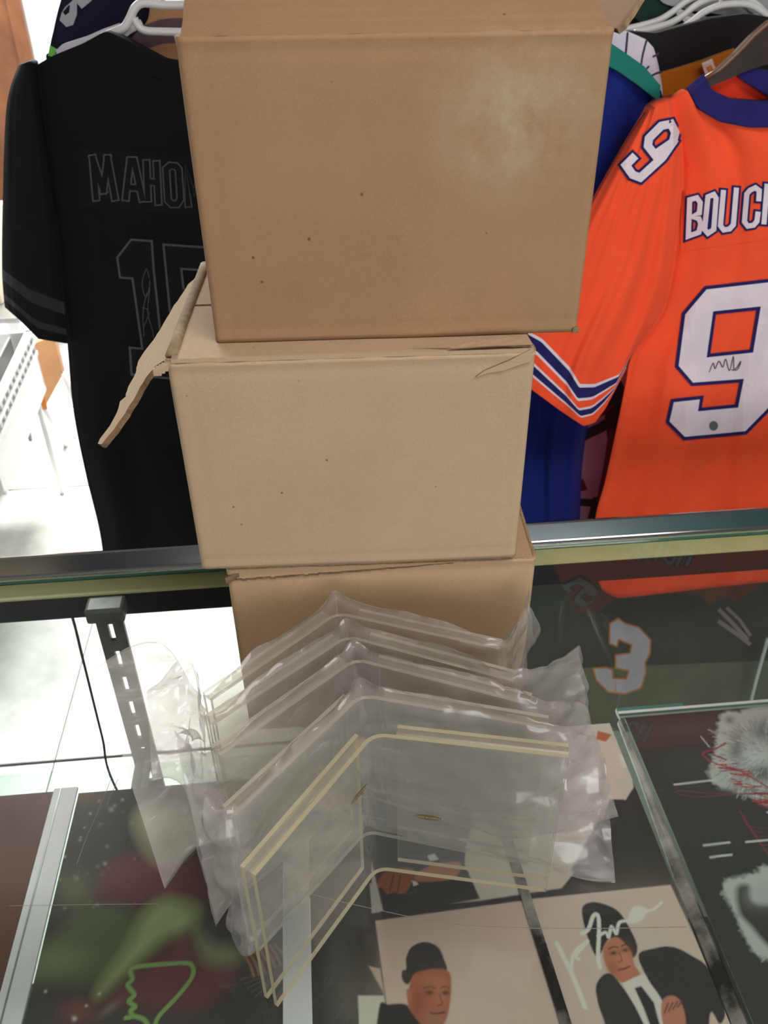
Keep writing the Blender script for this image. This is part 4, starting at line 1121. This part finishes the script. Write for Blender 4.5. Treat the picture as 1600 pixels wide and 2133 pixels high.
col, _ = loft('collar', oj, [[(1466, 154), (1484, 188), (1530, 209), (1600, 214), (1670, 206), (1712, 184), (1732, 150)],
                             [(1430, 184), (1454, 226), (1500, 254), (1560, 266), (1640, 266), (1720, 244), (1768, 182)]],
              1.243, [MT['navy']], n=40, per=8, bulge=.035, fold=.002, thick=.02, seed=2)
loft('lining', oj, [[(1484, 160), (1540, 150), (1610, 150), (1710, 160)], [(1478, 186), (1530, 214), (1600, 222), (1716, 186)]], 1.285, [MT['orange_in']], n=20, per=6, bulge=.002, fold=.003, thick=.004, seed=3)
loft('front_collar', oj, [[(1532, 150), (1560, 140), (1620, 150), (1700, 160)], [(1545, 166), (1570, 182), (1610, 206), (1700, 190)]], 1.272, [MT['navy']], n=20, per=6, bulge=.004, fold=.001, thick=.004, seed=3)
decal('name_plate', oj, bvb, [[[(1418, 398), (1700, 355), (1690, 487), (1418, 524)]]], MT['orange'], .0008)
NAME = [([(1434, 492), (1437, 416), (1452, 412), (1459, 422), (1457, 444), (1440, 452), (1456, 455), (1460, 466), (1456, 484)], True),
        ([(1475, 410), (1487, 405), (1492, 413), (1487, 478), (1475, 486), (1468, 478)], True),
        ([(1507, 401), (1501, 470), (1508, 479), (1520, 477), (1528, 468), (1534, 396)], False),
        ([(1581, 414), (1582, 397), (1574, 391), (1563, 396), (1556, 404), (1551, 462), (1558, 471), (1570, 469), (1577, 461), (1579, 446)], False)]
Hs = [([(1598, 388), (1592, 462)], False), ([(1626, 384), (1620, 458)], False), ([(1596, 424), (1622, 421)], False)]
decal('name_outline', oj, bvb, [stroke_poly(p, 19, c) for p, c in NAME + Hs], MT['navy'], .0022)
decal('name_letters', oj, bvb, [stroke_poly(p, 10.5, c) for p, c in NAME + Hs], MT['white_twill'], .0034)
NINE = [(1472, 603), (1612, 587), (1640, 622), (1602, 848), (1553, 898), (1427, 910), (1395, 878), (1404, 838), (1458, 832), (1454, 857), (1538, 849), (1550, 789), (1444, 797), (1414, 762), (1428, 655)]
HOLE = [(1491, 654), (1578, 645), (1564, 729), (1479, 738)]
decal('number_outline', oj, bvb, [[offset_poly(NINE, 7), offset_poly(HOLE, -1)]], MT['navy'], .0022)
decal('number', oj, bvb, [[NINE, offset_poly(HOLE, 6)]], MT['white_twill'], .0034)
inked(oj, bvb, [(1478, 775), (1486, 756), (1490, 768), (1498, 752), (1506, 765), (1512, 748), (1520, 772), (1528, 742), (1530, 770), (1544, 752), (1536, 770), (1524, 770)], .0007, MT['grey_ink'], 'signature', .006)
decal('hologram_sticker', oj, bvb, [[[(1487 + 9 * cos(a), 887 + 10 * sin(a)) for a in np.linspace(0, 2 * pi, 14, endpoint=False)]]], MT['steel'], .0046)
S9 = [([(1352, 288), (1378, 262), (1398, 258), (1407, 276), (1402, 296), (1364, 322), (1350, 304)], True), ([(1402, 296), (1380, 328), (1334, 370), (1318, 364), (1304, 344), (1318, 330)], False)]
decal('sleeve_number_outline', oj, bvs, [stroke_poly(p, 27, c) for p, c in S9], MT['navy'], .0022)
decal('sleeve_number', oj, bvs, [stroke_poly(p, 17, c) for p, c in S9], MT['white_twill'], .0034)

# wooden hanger of the orange jersey
hg = garment('dark brown wooden hanger inside the orange jersey', 'hanger', 'clothes_hanger')
def arm(pts_top, pts_bot, Y, thick, mat, name):
    A, B = [ony(a, b, Y) for a, b in pts_top], [ony(a, b, Y) for a, b in pts_bot]; n = len(A); V = []
    for dy in (0, thick): V += [p + np.array([0, dy, 0]) for p in A] + [p + np.array([0, dy, 0]) for p in B]
    Fc = []
    for i in range(n - 1):
        Fc += [(i, i + 1, n + i + 1, n + i), (2*n + i + 1, 2*n + i, 3*n + i, 3*n + i + 1), (i + 1, i, 2*n + i, 2*n + i + 1), (n + i, n + i + 1, 3*n + i + 1, 3*n + i)]
    Fc += [(0, n, 3*n, 2*n), (n - 1, 2*n - 1, 4*n - 1, 3*n - 1)][0:2]
    return meshobj(name, V, Fc, mat, hg)
arm([(1466, 168), (1500, 146), (1536, 112), (1570, 76), (1605, 46), (1640, 30), (1680, 50), (1740, 120), (1760, 160)], [(1474, 182), (1510, 168), (1550, 150), (1590, 136), (1620, 130), (1640, 130), (1660, 136), (1720, 160), (1752, 178)], 1.262, .016, MT['brown_wood'], 'wooden_arms')
tube('varnished_edge', tub([(1464, 166), (1500, 144), (1536, 110), (1570, 74), (1605, 44), (1640, 27)], 1.258), .0035, MT['red_brown_wood'], hg, 8)
RAILZ = 1.76
xh = ony(1640, 30, 1.27)
hook = [Vector((xh[0], 1.27, xh[2])), Vector((xh[0], 1.27, RAILZ - .03)), Vector((xh[0] + .02, 1.27, RAILZ - .005)), Vector((xh[0] + .012, 1.27, RAILZ + .017)), Vector((xh[0] - .006, 1.27, RAILZ + .0155)), Vector((xh[0] - .018, 1.27, RAILZ + .004))]
tube('hook', catmull([list(p) for p in hook], 6), .002, MT['steel'], hg, 8)

# ---- royal blue jersey with teal shoulders
bj = garment('royal blue jersey with teal shoulders half hidden behind the cartons')
loft('body', bj, [
    [(905, 130), (1000, 60), (1180, 50), (1258, 82), (1300, 112), (1340, 142), (1378, 190)],
    [(900, 260), (1380, 240)], [(890, 430), (1350, 420)], [(900, 640), (1310, 620)], [(910, 800), (1250, 790)],
    [(920, 920), (1224, 890)], [(930, 1010), (1212, 985)], [(940, 1100), (1208, 1080)], [(945, 1180), (1200, 1160)]],
    1.335, [MT['blue']], bulge=.03, fold=.035, seed=31, freq=4)
loft('teal_yoke', bj, [[(1180, 46), (1258, 80), (1300, 108), (1342, 138), (1376, 178)], [(1180, 100), (1250, 128), (1290, 150), (1330, 178), (1374, 212)]],
     1.305, [MT['teal']], n=24, per=8, bulge=.006, fold=.001, thick=.01, seed=5)
# ---- white pinstripe jersey behind it
pj = garment('white pinstripe jersey shoulder showing behind the royal blue jersey')
pb, bvp = loft('body', pj, [[(1120, 50), (1200, 40), (1260, 57), (1310, 66), (1346, 82), (1362, 100)], [(1110, 130), (1260, 140), (1374, 148)], [(1100, 230), (1378, 220)], [(1100, 420), (1340, 400)]],
     1.42, [MT['pin_white']], n=30, bulge=.012, fold=.003, seed=8)
for k, pts in enumerate([[(1271, 56), (1268, 90), (1264, 120)], [(1308, 64), (1304, 110), (1300, 150)], [(1347, 84), (1338, 120), (1334, 160)], [(1360, 118), (1368, 114), (1372, 110)], [(1344, 146), (1352, 138)], [(1354, 160), (1366, 153), (1378, 150)]]):
    inked(pj, bvp, pts, .0016, MT['pin_dark'], 'pinstripe', .001, 1.42)
# ---- mustard and black jersey behind the orange one
mj = garment('black jersey with a mustard yoke behind the orange jersey collar')
loft('body', mj, [[(1250, 60), (1370, 70), (1480, 40), (1560, 30), (1700, 50), (1900, 80)], [(1260, 200), (1700, 190), (1950, 200)], [(1260, 380), (1950, 380)], [(1262, 760), (1950, 760)], [(1262, 1110), (1950, 1090)]],
     1.48, [MT['dark_cloth']], bulge=.015, fold=.012, seed=61)
loft('mustard_yoke', mj, [[(1374, 152), (1420, 140), (1470, 124), (1530, 100)], [(1374, 206), (1420, 196), (1470, 190), (1540, 180)]], 1.455, [MT['mustard']], n=20, per=6, bulge=.006, fold=.002, thick=.008, seed=6)
_, bvt = loft('neck_tag', mj, [[(1462, 132), (1472, 128), (1484, 122)], [(1472, 162), (1482, 158), (1494, 150)]], 1.43, [MT['paper_tag']], n=8, per=4, bulge=.001, fold=0, thick=.002)
decal('tag_print', mj, bvt, [[[(1472, 140), (1482, 135), (1487, 146), (1477, 151)]]], MT['orange_ink'], .0008)
# ---- dark green and black garment at the back, right
gj = garment('dark green and black jackets crowded at the back of the right rack')
loft('body', gj, [[(1220, -40), (1300, -60), (1450, -80), (1700, -60), (1950, -20)], [(1225, 60), (1950, 60)], [(1240, 300), (1950, 300)], [(1240, 700), (1950, 700)], [(1240, 1100), (1950, 1100)]],
     1.64, [MT['dark_cloth']], bulge=.015, fold=.012, seed=71)
loft('green_shoulder', gj, [[(1300, -30), (1360, -40), (1440, -20)], [(1308, 14), (1370, 8), (1432, 18)], [(1330, 44), (1380, 50), (1412, 36)]], 1.60, [MT['dark_green']], n=16, per=6, bulge=.008, fold=.002, thick=.01)
# grey shirt lying over the top of that rack
gs = garment('light grey shirt shoulder above the white hangers', 'shirt', 'shirt')
loft('body', gs, [[(1370, -20), (1450, -50), (1700, -50)], [(1382, 6), (1470, 8), (1700, 10)], [(1440, 22), (1500, 30), (1700, 40)]], 1.585, [MT['silver_twill']], n=24, per=6, bulge=.006, fold=.006, thick=.008, seed=15)

# ---- white tubular hangers, right
def white_hanger(label, Y, dx, dy, rail_x, pts_arm, pts_bar, r=.0052):
    h = garment(label, 'hanger', 'clothes_hanger', 'white plastic hangers')
    tube('arm', [Vector(p) for p in catmull([list(ony(a + dx, b + dy, Y)) for a, b in pts_arm], 6)], r, MT['white_plastic'], h, 10)
    tube('trouser_bar', [Vector(p) for p in catmull([list(ony(a + dx, b + dy, Y)) for a, b in pts_bar], 6)], r * .9, MT['white_plastic'], h, 10)
    c = ony(pts_arm[len(pts_arm) // 2][0] + dx, pts_arm[len(pts_arm) // 2][1] + dy, Y)
    hk = [(c[0], Y, c[2]), (c[0], Y, RAILZ - .035), (c[0] + .018, Y, RAILZ - .004), (c[0] + .010, Y, RAILZ + .017), (c[0] - .007, Y, RAILZ + .0165), (c[0] - .018, Y, RAILZ + .004)]
    tube('hook', [Vector(p) for p in catmull([list(p) for p in hk], 6)], .0032, MT['white_plastic'], h, 8)
    return c
ARM = [(1336, 84), (1370, 76), (1410, 64), (1440, 46), (1466, 26), (1500, 12), (1540, 8), (1566, 12), (1590, 26), (1620, 52), (1680, 84)]
BAR = [(1440, 58), (1462, 66), (1490, 74), (1530, 78), (1560, 78), (1610, 72), (1650, 60)]
hx = []
hx.append(white_hanger('front white plastic hanger above the black garments', 1.50, 0, 0, .62, ARM, BAR))
hx.append(white_hanger('middle white plastic hanger of the three above the black garments', 1.545, -14, -16, .62, ARM, [(a, b - 4) for a, b in BAR]))
hx.append(white_hanger('rearmost white plastic hanger above the black garments, set furthest left', 1.575, -38, -22, .62, ARM, [(a + 10, b - 12) for a, b in BAR]))

# ---- garment with dark curves between the blue and the orange jersey
cj = garment('dusty pink jersey with black curved bands between the blue and orange jerseys')
_, bvc = loft('body', cj, [[(1150, 700), (1420, 690)], [(1150, 900), (1400, 880)], [(1150, 1010), (1400, 1000)], [(1150, 1120), (1400, 1110)]], 1.44, [MT['grey_pink']], n=30, bulge=.006, fold=.004, seed=77)
for pts, w in (([(1205, 915), (1226, 903), (1254, 890), (1276, 874), (1300, 840)], 20), ([(1262, 800), (1290, 850), (1296, 900)], 62), ([(1206, 1046), (1240, 1048), (1262, 1030)], 15), ([(1242, 1046), (1226, 1110)], 17)):
    decal('black_band', cj, bvc, [stroke_poly(pts, w)], MT['dark_cloth'], .002, Yf=1.44)
for shp in ([[(1206, 1010), (1214, 996), (1224, 1020), (1208, 1024)]], [[(1250, 850), (1282, 842), (1262, 862), (1244, 872)]], stroke_poly([(1275, 900), (1262, 980), (1250, 1040)], 12)):
    decal('maroon_patch', cj, bvc, [shp], MT['maroon'], .0028, Yf=1.44)

# ---- lower garment with a 3 seen through the case, right
lj = garment('dark olive jersey with a white 3 hanging low behind the case')
_, bvl = loft('body', lj, [[(900, 1150), (1640, 1120)], [(900, 1240), (1680, 1220)], [(900, 1372), (1700, 1340)], [(905, 1480), (1700, 1450)], [(910, 1600), (1700, 1570)], [(910, 1700), (1700, 1680)]],
     [1.36, 1.36, 1.355, 1.35, 1.345, 1.34], [MT['olive'], MT['olive_lt']], n=60, per=14, bulge=.01, fold=.045, seed=41, freq=5, bands=[(2.3, 6, 1)])
THREE = [(1272, 1300), (1288, 1290), (1302, 1300), (1330, 1308), (1354, 1334), (1352, 1362), (1342, 1380), (1344, 1400), (1334, 1432), (1302, 1444), (1268, 1440), (1244, 1416), (1238, 1394), (1262, 1392), (1274, 1396), (1276, 1414), (1306, 1416), (1312, 1396), (1284, 1390), (1284, 1366), (1314, 1362), (1318, 1342), (1288, 1330), (1284, 1344), (1272, 1340)]
decal('number_outline', lj, bvl, [[offset_poly(THREE, 3.5)]], MT['orange_ink'], .002, Yf=1.355)
decal('number', lj, bvl, [[THREE]], MT['pale_grey_pink'], .0034, Yf=1.355)
for w, pts in ((9, [(1500, 1296), (1520, 1310), (1548, 1330), (1560, 1340)]), (7, [(1516, 1268), (1540, 1290), (1562, 1322)]), (8, [(1500, 1272), (1524, 1296), (1556, 1330)])):
    decal('pink_print', lj, bvl, [stroke_poly(pts, w)], MT['grey_pink'], .002, Yf=1.355)
# clear stand-up sleeve edge right of it
tube('hem_cord', [Vector(p) for p in catmull([list(ony(a, b, 1.31)) for a, b in ((1600, 1330), (1580, 1400), (1562, 1470))], 6)], .004, MT['white_board'], lj, 8)

# ---- black jersey, left
kj = garment('black jersey with charcoal lettering and number, left of the cartons')
_, bvk = loft('body', kj, [
    [(72, 138), (110, 116), (170, 92), (218, 66), (232, 70), (262, 82), (300, 104), (345, 128), (430, 140), (510, 120), (590, 80), (620, 70), (780, 150)],
    [(92, 300), (780, 290)], [(116, 480), (756, 470)], [(138, 690), (742, 680)], [(152, 850), (728, 840)], [(178, 985), (715, 970)],
    [(206, 1100), (706, 1090)], [(216, 1170), (700, 1160)], [(222, 1235), (696, 1220)]],
    1.35, [MT['black_cloth']], n=70, bulge=.035, fold=.015, seed=21, freq=3.2)
_, bvks = loft('sleeve', kj, [
    [(38, 136), (56, 130), (76, 132)], [(14, 220), (50, 230), (92, 262)], [(6, 400), (50, 410), (118, 440)], [(4, 560), (60, 602), (134, 630)], [(10, 640), (42, 668), (80, 706), (140, 716)]],
    [1.35, 1.345, 1.34, 1.335, 1.335], [MT['black_cloth'], MT['charcoal'], MT['black_patch']], n=40, per=30, bulge=.03, fold=.004, thick=.03, seed=24,
    bands=[(3.0, 3.20, 1), (3.20, 3.5, 2), (3.5, 3.68, 1)])
decal('shoulder_seam', kj, bvk, [stroke_poly([(230, 72), (270, 120), (300, 150), (345, 165)], 3)], MT['black_patch'], .0015, Yf=1.35)
decal('name_plate', kj, bvk, [[[(160, 305), (420, 325), (425, 450), (168, 430)]]], MT['black_patch'], .0008, Yf=1.35)
MA = [([(200, 411), (193, 330)], False), ([(193, 330), (215, 396)], False), ([(224, 330), (215, 396)], False), ([(239, 411), (224, 330)], False),
      ([(262, 411), (271, 334), (279, 334), (296, 413)], False), ([(268, 390), (288, 392)], False),
      ([(308, 413), (305, 340)], False), ([(330, 420), (326, 342)], False), ([(310, 378), (326, 381)], False),
      ([(346, 352), (354, 345), (366, 346), (372, 353), (376, 414), (369, 425), (358, 425), (350, 417)], True)]
MA2 = [([(392, 424), (386, 344), (404, 400), (416, 348), (424, 424)], False)]
decal('name_outline', kj, bvk, [stroke_poly(p, 17, c) for p, c in MA + MA2], MT['grey_thread'], .0022, Yf=1.35)
decal('name_letters', kj, bvk, [stroke_poly(p, 11, c) for p, c in MA + MA2], MT['black_patch'], .0036, Yf=1.35)
ONE = [(272, 497), (318, 500), (322, 560), (338, 712), (362, 716), (368, 792), (272, 782), (268, 722), (294, 724), (274, 582), (248, 580), (242, 536)]
FIVE = [(338, 507), (440, 514), (444, 566), (380, 562), (384, 600), (440, 604), (466, 632), (472, 760), (446, 796), (390, 792), (366, 770), (362, 724), (404, 726), (408, 748), (428, 748), (424, 654), (372, 652), (352, 650)]
decal('number_outline', kj, bvk, [[ONE], [FIVE]], MT['grey_thread'], .0022, Yf=1.35)
decal('number', kj, bvk, [[offset_poly(ONE, -4.5)], [offset_poly(FIVE, -4.5)]], MT['black_patch'], .0036, Yf=1.35)
for pts in ([(304, 560), (296, 590), (304, 620), (312, 590), (306, 560)], [(306, 610), (298, 650), (300, 700)], [(312, 600), (308, 650), (318, 690), (322, 720)], [(296, 640), (310, 650), (300, 680)]):
    inked(kj, bvk, pts, .0006, MT['grey_thread'], 'signature', .006, 1.35)
wx_ = white_hanger('white plastic hanger poking out of the black jersey collar', 1.375, 0, 0, 0, [(214, 78), (236, 68), (258, 58), (270, 40), (282, 16), (300, 6), (340, 10), (400, 10), (470, 12), (500, 40), (560, 70), (640, 100)],
             [(280, 38), (288, 54), (304, 64), (345, 66), (420, 66), (480, 56)], .0058)
tube('arm', [Vector(p) for p in catmull([list(ony(a, b, 1.395)) for a, b in ((236, 80), (254, 72), (276, 58), (296, 48))], 5)], .005, MT['white_plastic'], [o for o in bpy.data.objects if o.get('label') == 'white plastic hanger poking out of the black jersey collar'][0], 8)

# ---- dark navy jersey behind the black one
nj = garment('deep navy jersey with silver numerals behind the black jersey shoulder')
_, bvn = loft('body', nj, [[(150, -70), (250, -80), (420, -60), (600, -40)], [(124, 10), (600, 20)], [(112, 60), (600, 80)], [(104, 104), (600, 120)], [(108, 160), (600, 220)], [(250, 500), (600, 520)]], 1.50, [MT['deep_navy']], n=40, bulge=.012, fold=.004, seed=81)
decal('numeral', nj, bvn, [[[(150, 2), (165, -20), (205, -30), (190, 2), (170, 18), (160, 6), (160, 30), (152, 52), (138, 56), (124, 42), (128, 28)], [(136, 14), (146, 10), (144, 26), (136, 32), (130, 24)]]], MT['silver_twill'], .002, Yf=1.5)
decal('lime_trim', nj, bvn, [[[(104, 94), (118, 102), (112, 118), (100, 116)]]], MT['lime'], .002, Yf=1.5)
ws = garment('thin white shirt shoulder between the black and deep navy jerseys', 'shirt', 'shirt')
loft('body', ws, [[(118, 104), (130, 92), (180, 76), (216, 60), (250, 48)], [(118, 112), (150, 102), (216, 74), (250, 62)], [(140, 180), (250, 180)]], 1.42, [MT['pin_white']], n=20, per=6, bulge=.004, fold=.001, thick=.006)
mv = garment('mauve and tan shirt seen under the white hanger at left', 'shirt', 'shirt')
loft('body', mv, [[(312, -30), (360, -36), (500, -20)], [(308, 40), (340, 30), (500, 30)], [(270, 90), (340, 60), (500, 60)], [(270, 200), (500, 200)]], 1.46, [MT['tan_cloth'], MT['mauve']], n=24, per=8, bulge=.006, fold=.003, thick=.01, bands=[(1.2, 2.2, 1)])

# ---- stands with face-out arms that carry the hangers
def stand(x, y0, y1, label):
    s = garment(label, 'clothes rail', 'clothes_rail')
    tube('face_out_arm', [Vector((x, y0, RAILZ + .004)), Vector((x, y1, RAILZ + .004))], .011, MT['steel'], s, 12)
    for yy in (y0 + .12, y1 - .02): tube('drop_rod', [Vector((x, yy, RAILZ)), Vector((x, yy, CEIL_Z))], .009, MT['steel'], s, 12)
    box('ceiling_plate', (x - .05, y0 + .02, CEIL_Z - .012), (x + .05, y1 + .06, CEIL_Z), MT['steel'], s, .003)
stand(float(xh[0]), 1.2, 1.80, 'steel ceiling rail carrying the hangers of the orange jersey and its neighbours')
stand(float(wx_[0]), 1.3, 1.80, 'steel ceiling rail carrying the hangers of the black and navy jerseys')

# ================================================================== bright back area, left
cr = garment('white plastic crate with a slotted rim raised on thin legs', 'crate', 'storage_crate')
A = ony(64, 688, 2.6); B = onz(-30, 890, A[2]); dv = B - A; Lc = np.linalg.norm(dv); dv /= Lc
sd = np.array([-abs(dv[1]), dv[0] * (1 if dv[1] < 0 else -1), 0]); sd = np.array([dv[1], -dv[0], 0]); sd = sd if sd[0] < 0 else -sd
def slab(p, u, lu, v, lv, tk, name, mat, parent, z0, z1):
    V = []
    for z in (z0, z1):
        for a, b in ((0, 0), (lu, 0), (lu, tk), (0, tk)): q = p + u * a + v * b; V.append((q[0], q[1], z))
    return meshobj(name, V, [(3, 2, 1, 0), (4, 5, 6, 7), (0, 1, 5, 4), (1, 2, 6, 5), (2, 3, 7, 6), (3, 0, 4, 7)], mat, parent)
zc = float(A[2])
slab(A, dv, Lc, sd, 0, .012, 'side_panel', MT['white_plastic'], cr, zc - .19, zc - .075)
slab(A + sd * .5, dv, Lc, sd, 0, .012, 'side_panel', MT['white_plastic'], cr, zc - .19, zc)
slab(A + dv * 0, sd, .5, dv, 0, .012, 'end_panel', MT['white_plastic'], cr, zc - .19, zc)
slab(A + dv * Lc, sd, .5, dv, 0, .012, 'end_panel', MT['white_plastic'], cr, zc - .19, zc)
slab(A, dv, Lc, sd, 0, .5, 'bottom_panel', MT['white_plastic'], cr, zc - .205, zc - .19)
for a_, b_ in ((.03, .03), (Lc - .03, .10), (.03, .47), (Lc - .03, .47)):
    q_ = A + dv * a_ + sd * b_
    tube('leg', [Vector((q_[0], q_[1], zc - .20)), Vector((q_[0], q_[1], 0))], .010, MT['white_plastic'], cr, 10)
bm = bmesh.new()
def bmslab(p, lu, tk, z0, z1):
    V = []
    for z in (z0, z1):
        for a, b in ((0, 0), (lu, 0), (lu, tk), (0, tk)): q = p + dv * a + sd * b; V.append(bm.verts.new((q[0], q[1], z)))
    for f in ((3, 2, 1, 0), (4, 5, 6, 7), (0, 1, 5, 4), (1, 2, 6, 5), (2, 3, 7, 6), (3, 0, 4, 7)): bm.faces.new([V[i] for i in f])
for z0, z1 in ((zc - .08, zc - .068), (zc - .045, zc - .036), (zc - .012, zc)): bmslab(A - sd * .004, Lc, .02, z0, z1)
k = 0
while k * .045 < Lc: bmslab(A + dv * (k * .045), .014, .012, zc - .075, zc - .006); k += 1
bmobj('slotted_rim', bm, MT['white_plastic'], cr)
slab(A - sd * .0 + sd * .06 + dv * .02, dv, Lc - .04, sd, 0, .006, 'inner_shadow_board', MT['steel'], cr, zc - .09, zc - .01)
tube('strut', [Vector(ony(36, 788, 2.45)), Vector(ony(52, 850, 2.45)), Vector(ony(64, 918, 2.45))], .007, MT['steel'], cr, 8)
box('latch', tuple(ony(44, 785, 2.45) - np.array([.008, .008, .02])), tuple(ony(44, 785, 2.45) + np.array([.008, .008, .02])), MT['dark_steel'], cr, .002)

bd = garment('tan wooden board leaning on the floor beside the white crate', 'board', 'wooden_board')
b0, b1, b2, b3 = ony(70, 716, 2.9), ony(112, 700, 2.95), ony(132, 778, 2.9), ony(92, 852, 2.8)
V = [b0, b1, b2, b3] + [p + np.array([0, .03, .0]) for p in (b0, b1, b2, b3)]
meshobj('panel', V, [(3, 2, 1, 0), (4, 5, 6, 7), (0, 1, 5, 4), (1, 2, 6, 5), (2, 3, 7, 6), (3, 0, 4, 7)], MT['tan_cloth'], bd)
tube('edge_batten', [Vector(ony(77, 774, 2.78)), Vector(ony(92, 850, 2.78))], .012, MT['mustard'], bd, 6)
lz = float(min(b2[2], b3[2]))
tube('leg', [Vector(ony(92, 850, 2.78)), Vector((ony(92, 850, 2.78)[0], 2.9, 0.0))], .01, MT['white_plastic'], bd, 8)
tube('leg', [Vector(b2), Vector((b2[0], 3.0, 0.0))], .01, MT['white_plastic'], bd, 8)

tb = garment('white work table with a steel edge at the back left', 'table', 'work_table')
q = ony(40, 668, 3.3)
box('table_top', (q[0] - 1.0, 3.3, q[2] - .012), (q[0], 3.9, q[2] + .012), MT['steel'], tb, .004)
for lx in (q[0] - .97, q[0] - .03):
    for ly in (3.33, 3.87): box('leg', (lx - .02, ly - .02, 0), (lx + .02, ly + .02, q[2] - .012), MT['white_plastic'], tb)
q2 = ony(4, 640, 3.6)
cbx = box('cream_carton', (q2[0] - .5, 3.45, q[2] + .0125), (q2[0] + .06, 3.8, q[2] + .33), MT['cream_cloth'], None, .004)
tag(cbx, 'cream coloured carton standing on the white work table', 'box')
q = onz(6, 1052, 0)
bn = garment('dark grey waste bin on the floor at the left edge', 'bin', 'waste_bin')
prof = [(.0, .004), (.10, .004), (.125, .20), (.13, .205), (.124, .205), (.096, .012), (0, .012)]
V = []; Fc = []; ns = 28; cxq, cyq = q[0] - .115, q[1] + .10
for r_, z_ in prof:
    for k in range(ns): V.append((cxq + r_ * cos(2 * pi * k / ns), cyq + r_ * sin(2 * pi * k / ns), z_))
for i in range(len(prof) - 1):
    for k in range(ns): Fc.append((i * ns + k, i * ns + (k + 1) % ns, (i + 1) * ns + (k + 1) % ns, (i + 1) * ns + k))
meshobj('bin_body', V, Fc, MT['charcoal'], bn, True)
tube('rim', [Vector((cxq + .127 * cos(2 * pi * k / ns), cyq + .127 * sin(2 * pi * k / ns), .205)) for k in range(ns)], .005, MT['dark_steel'], bn, 8, closed=True)
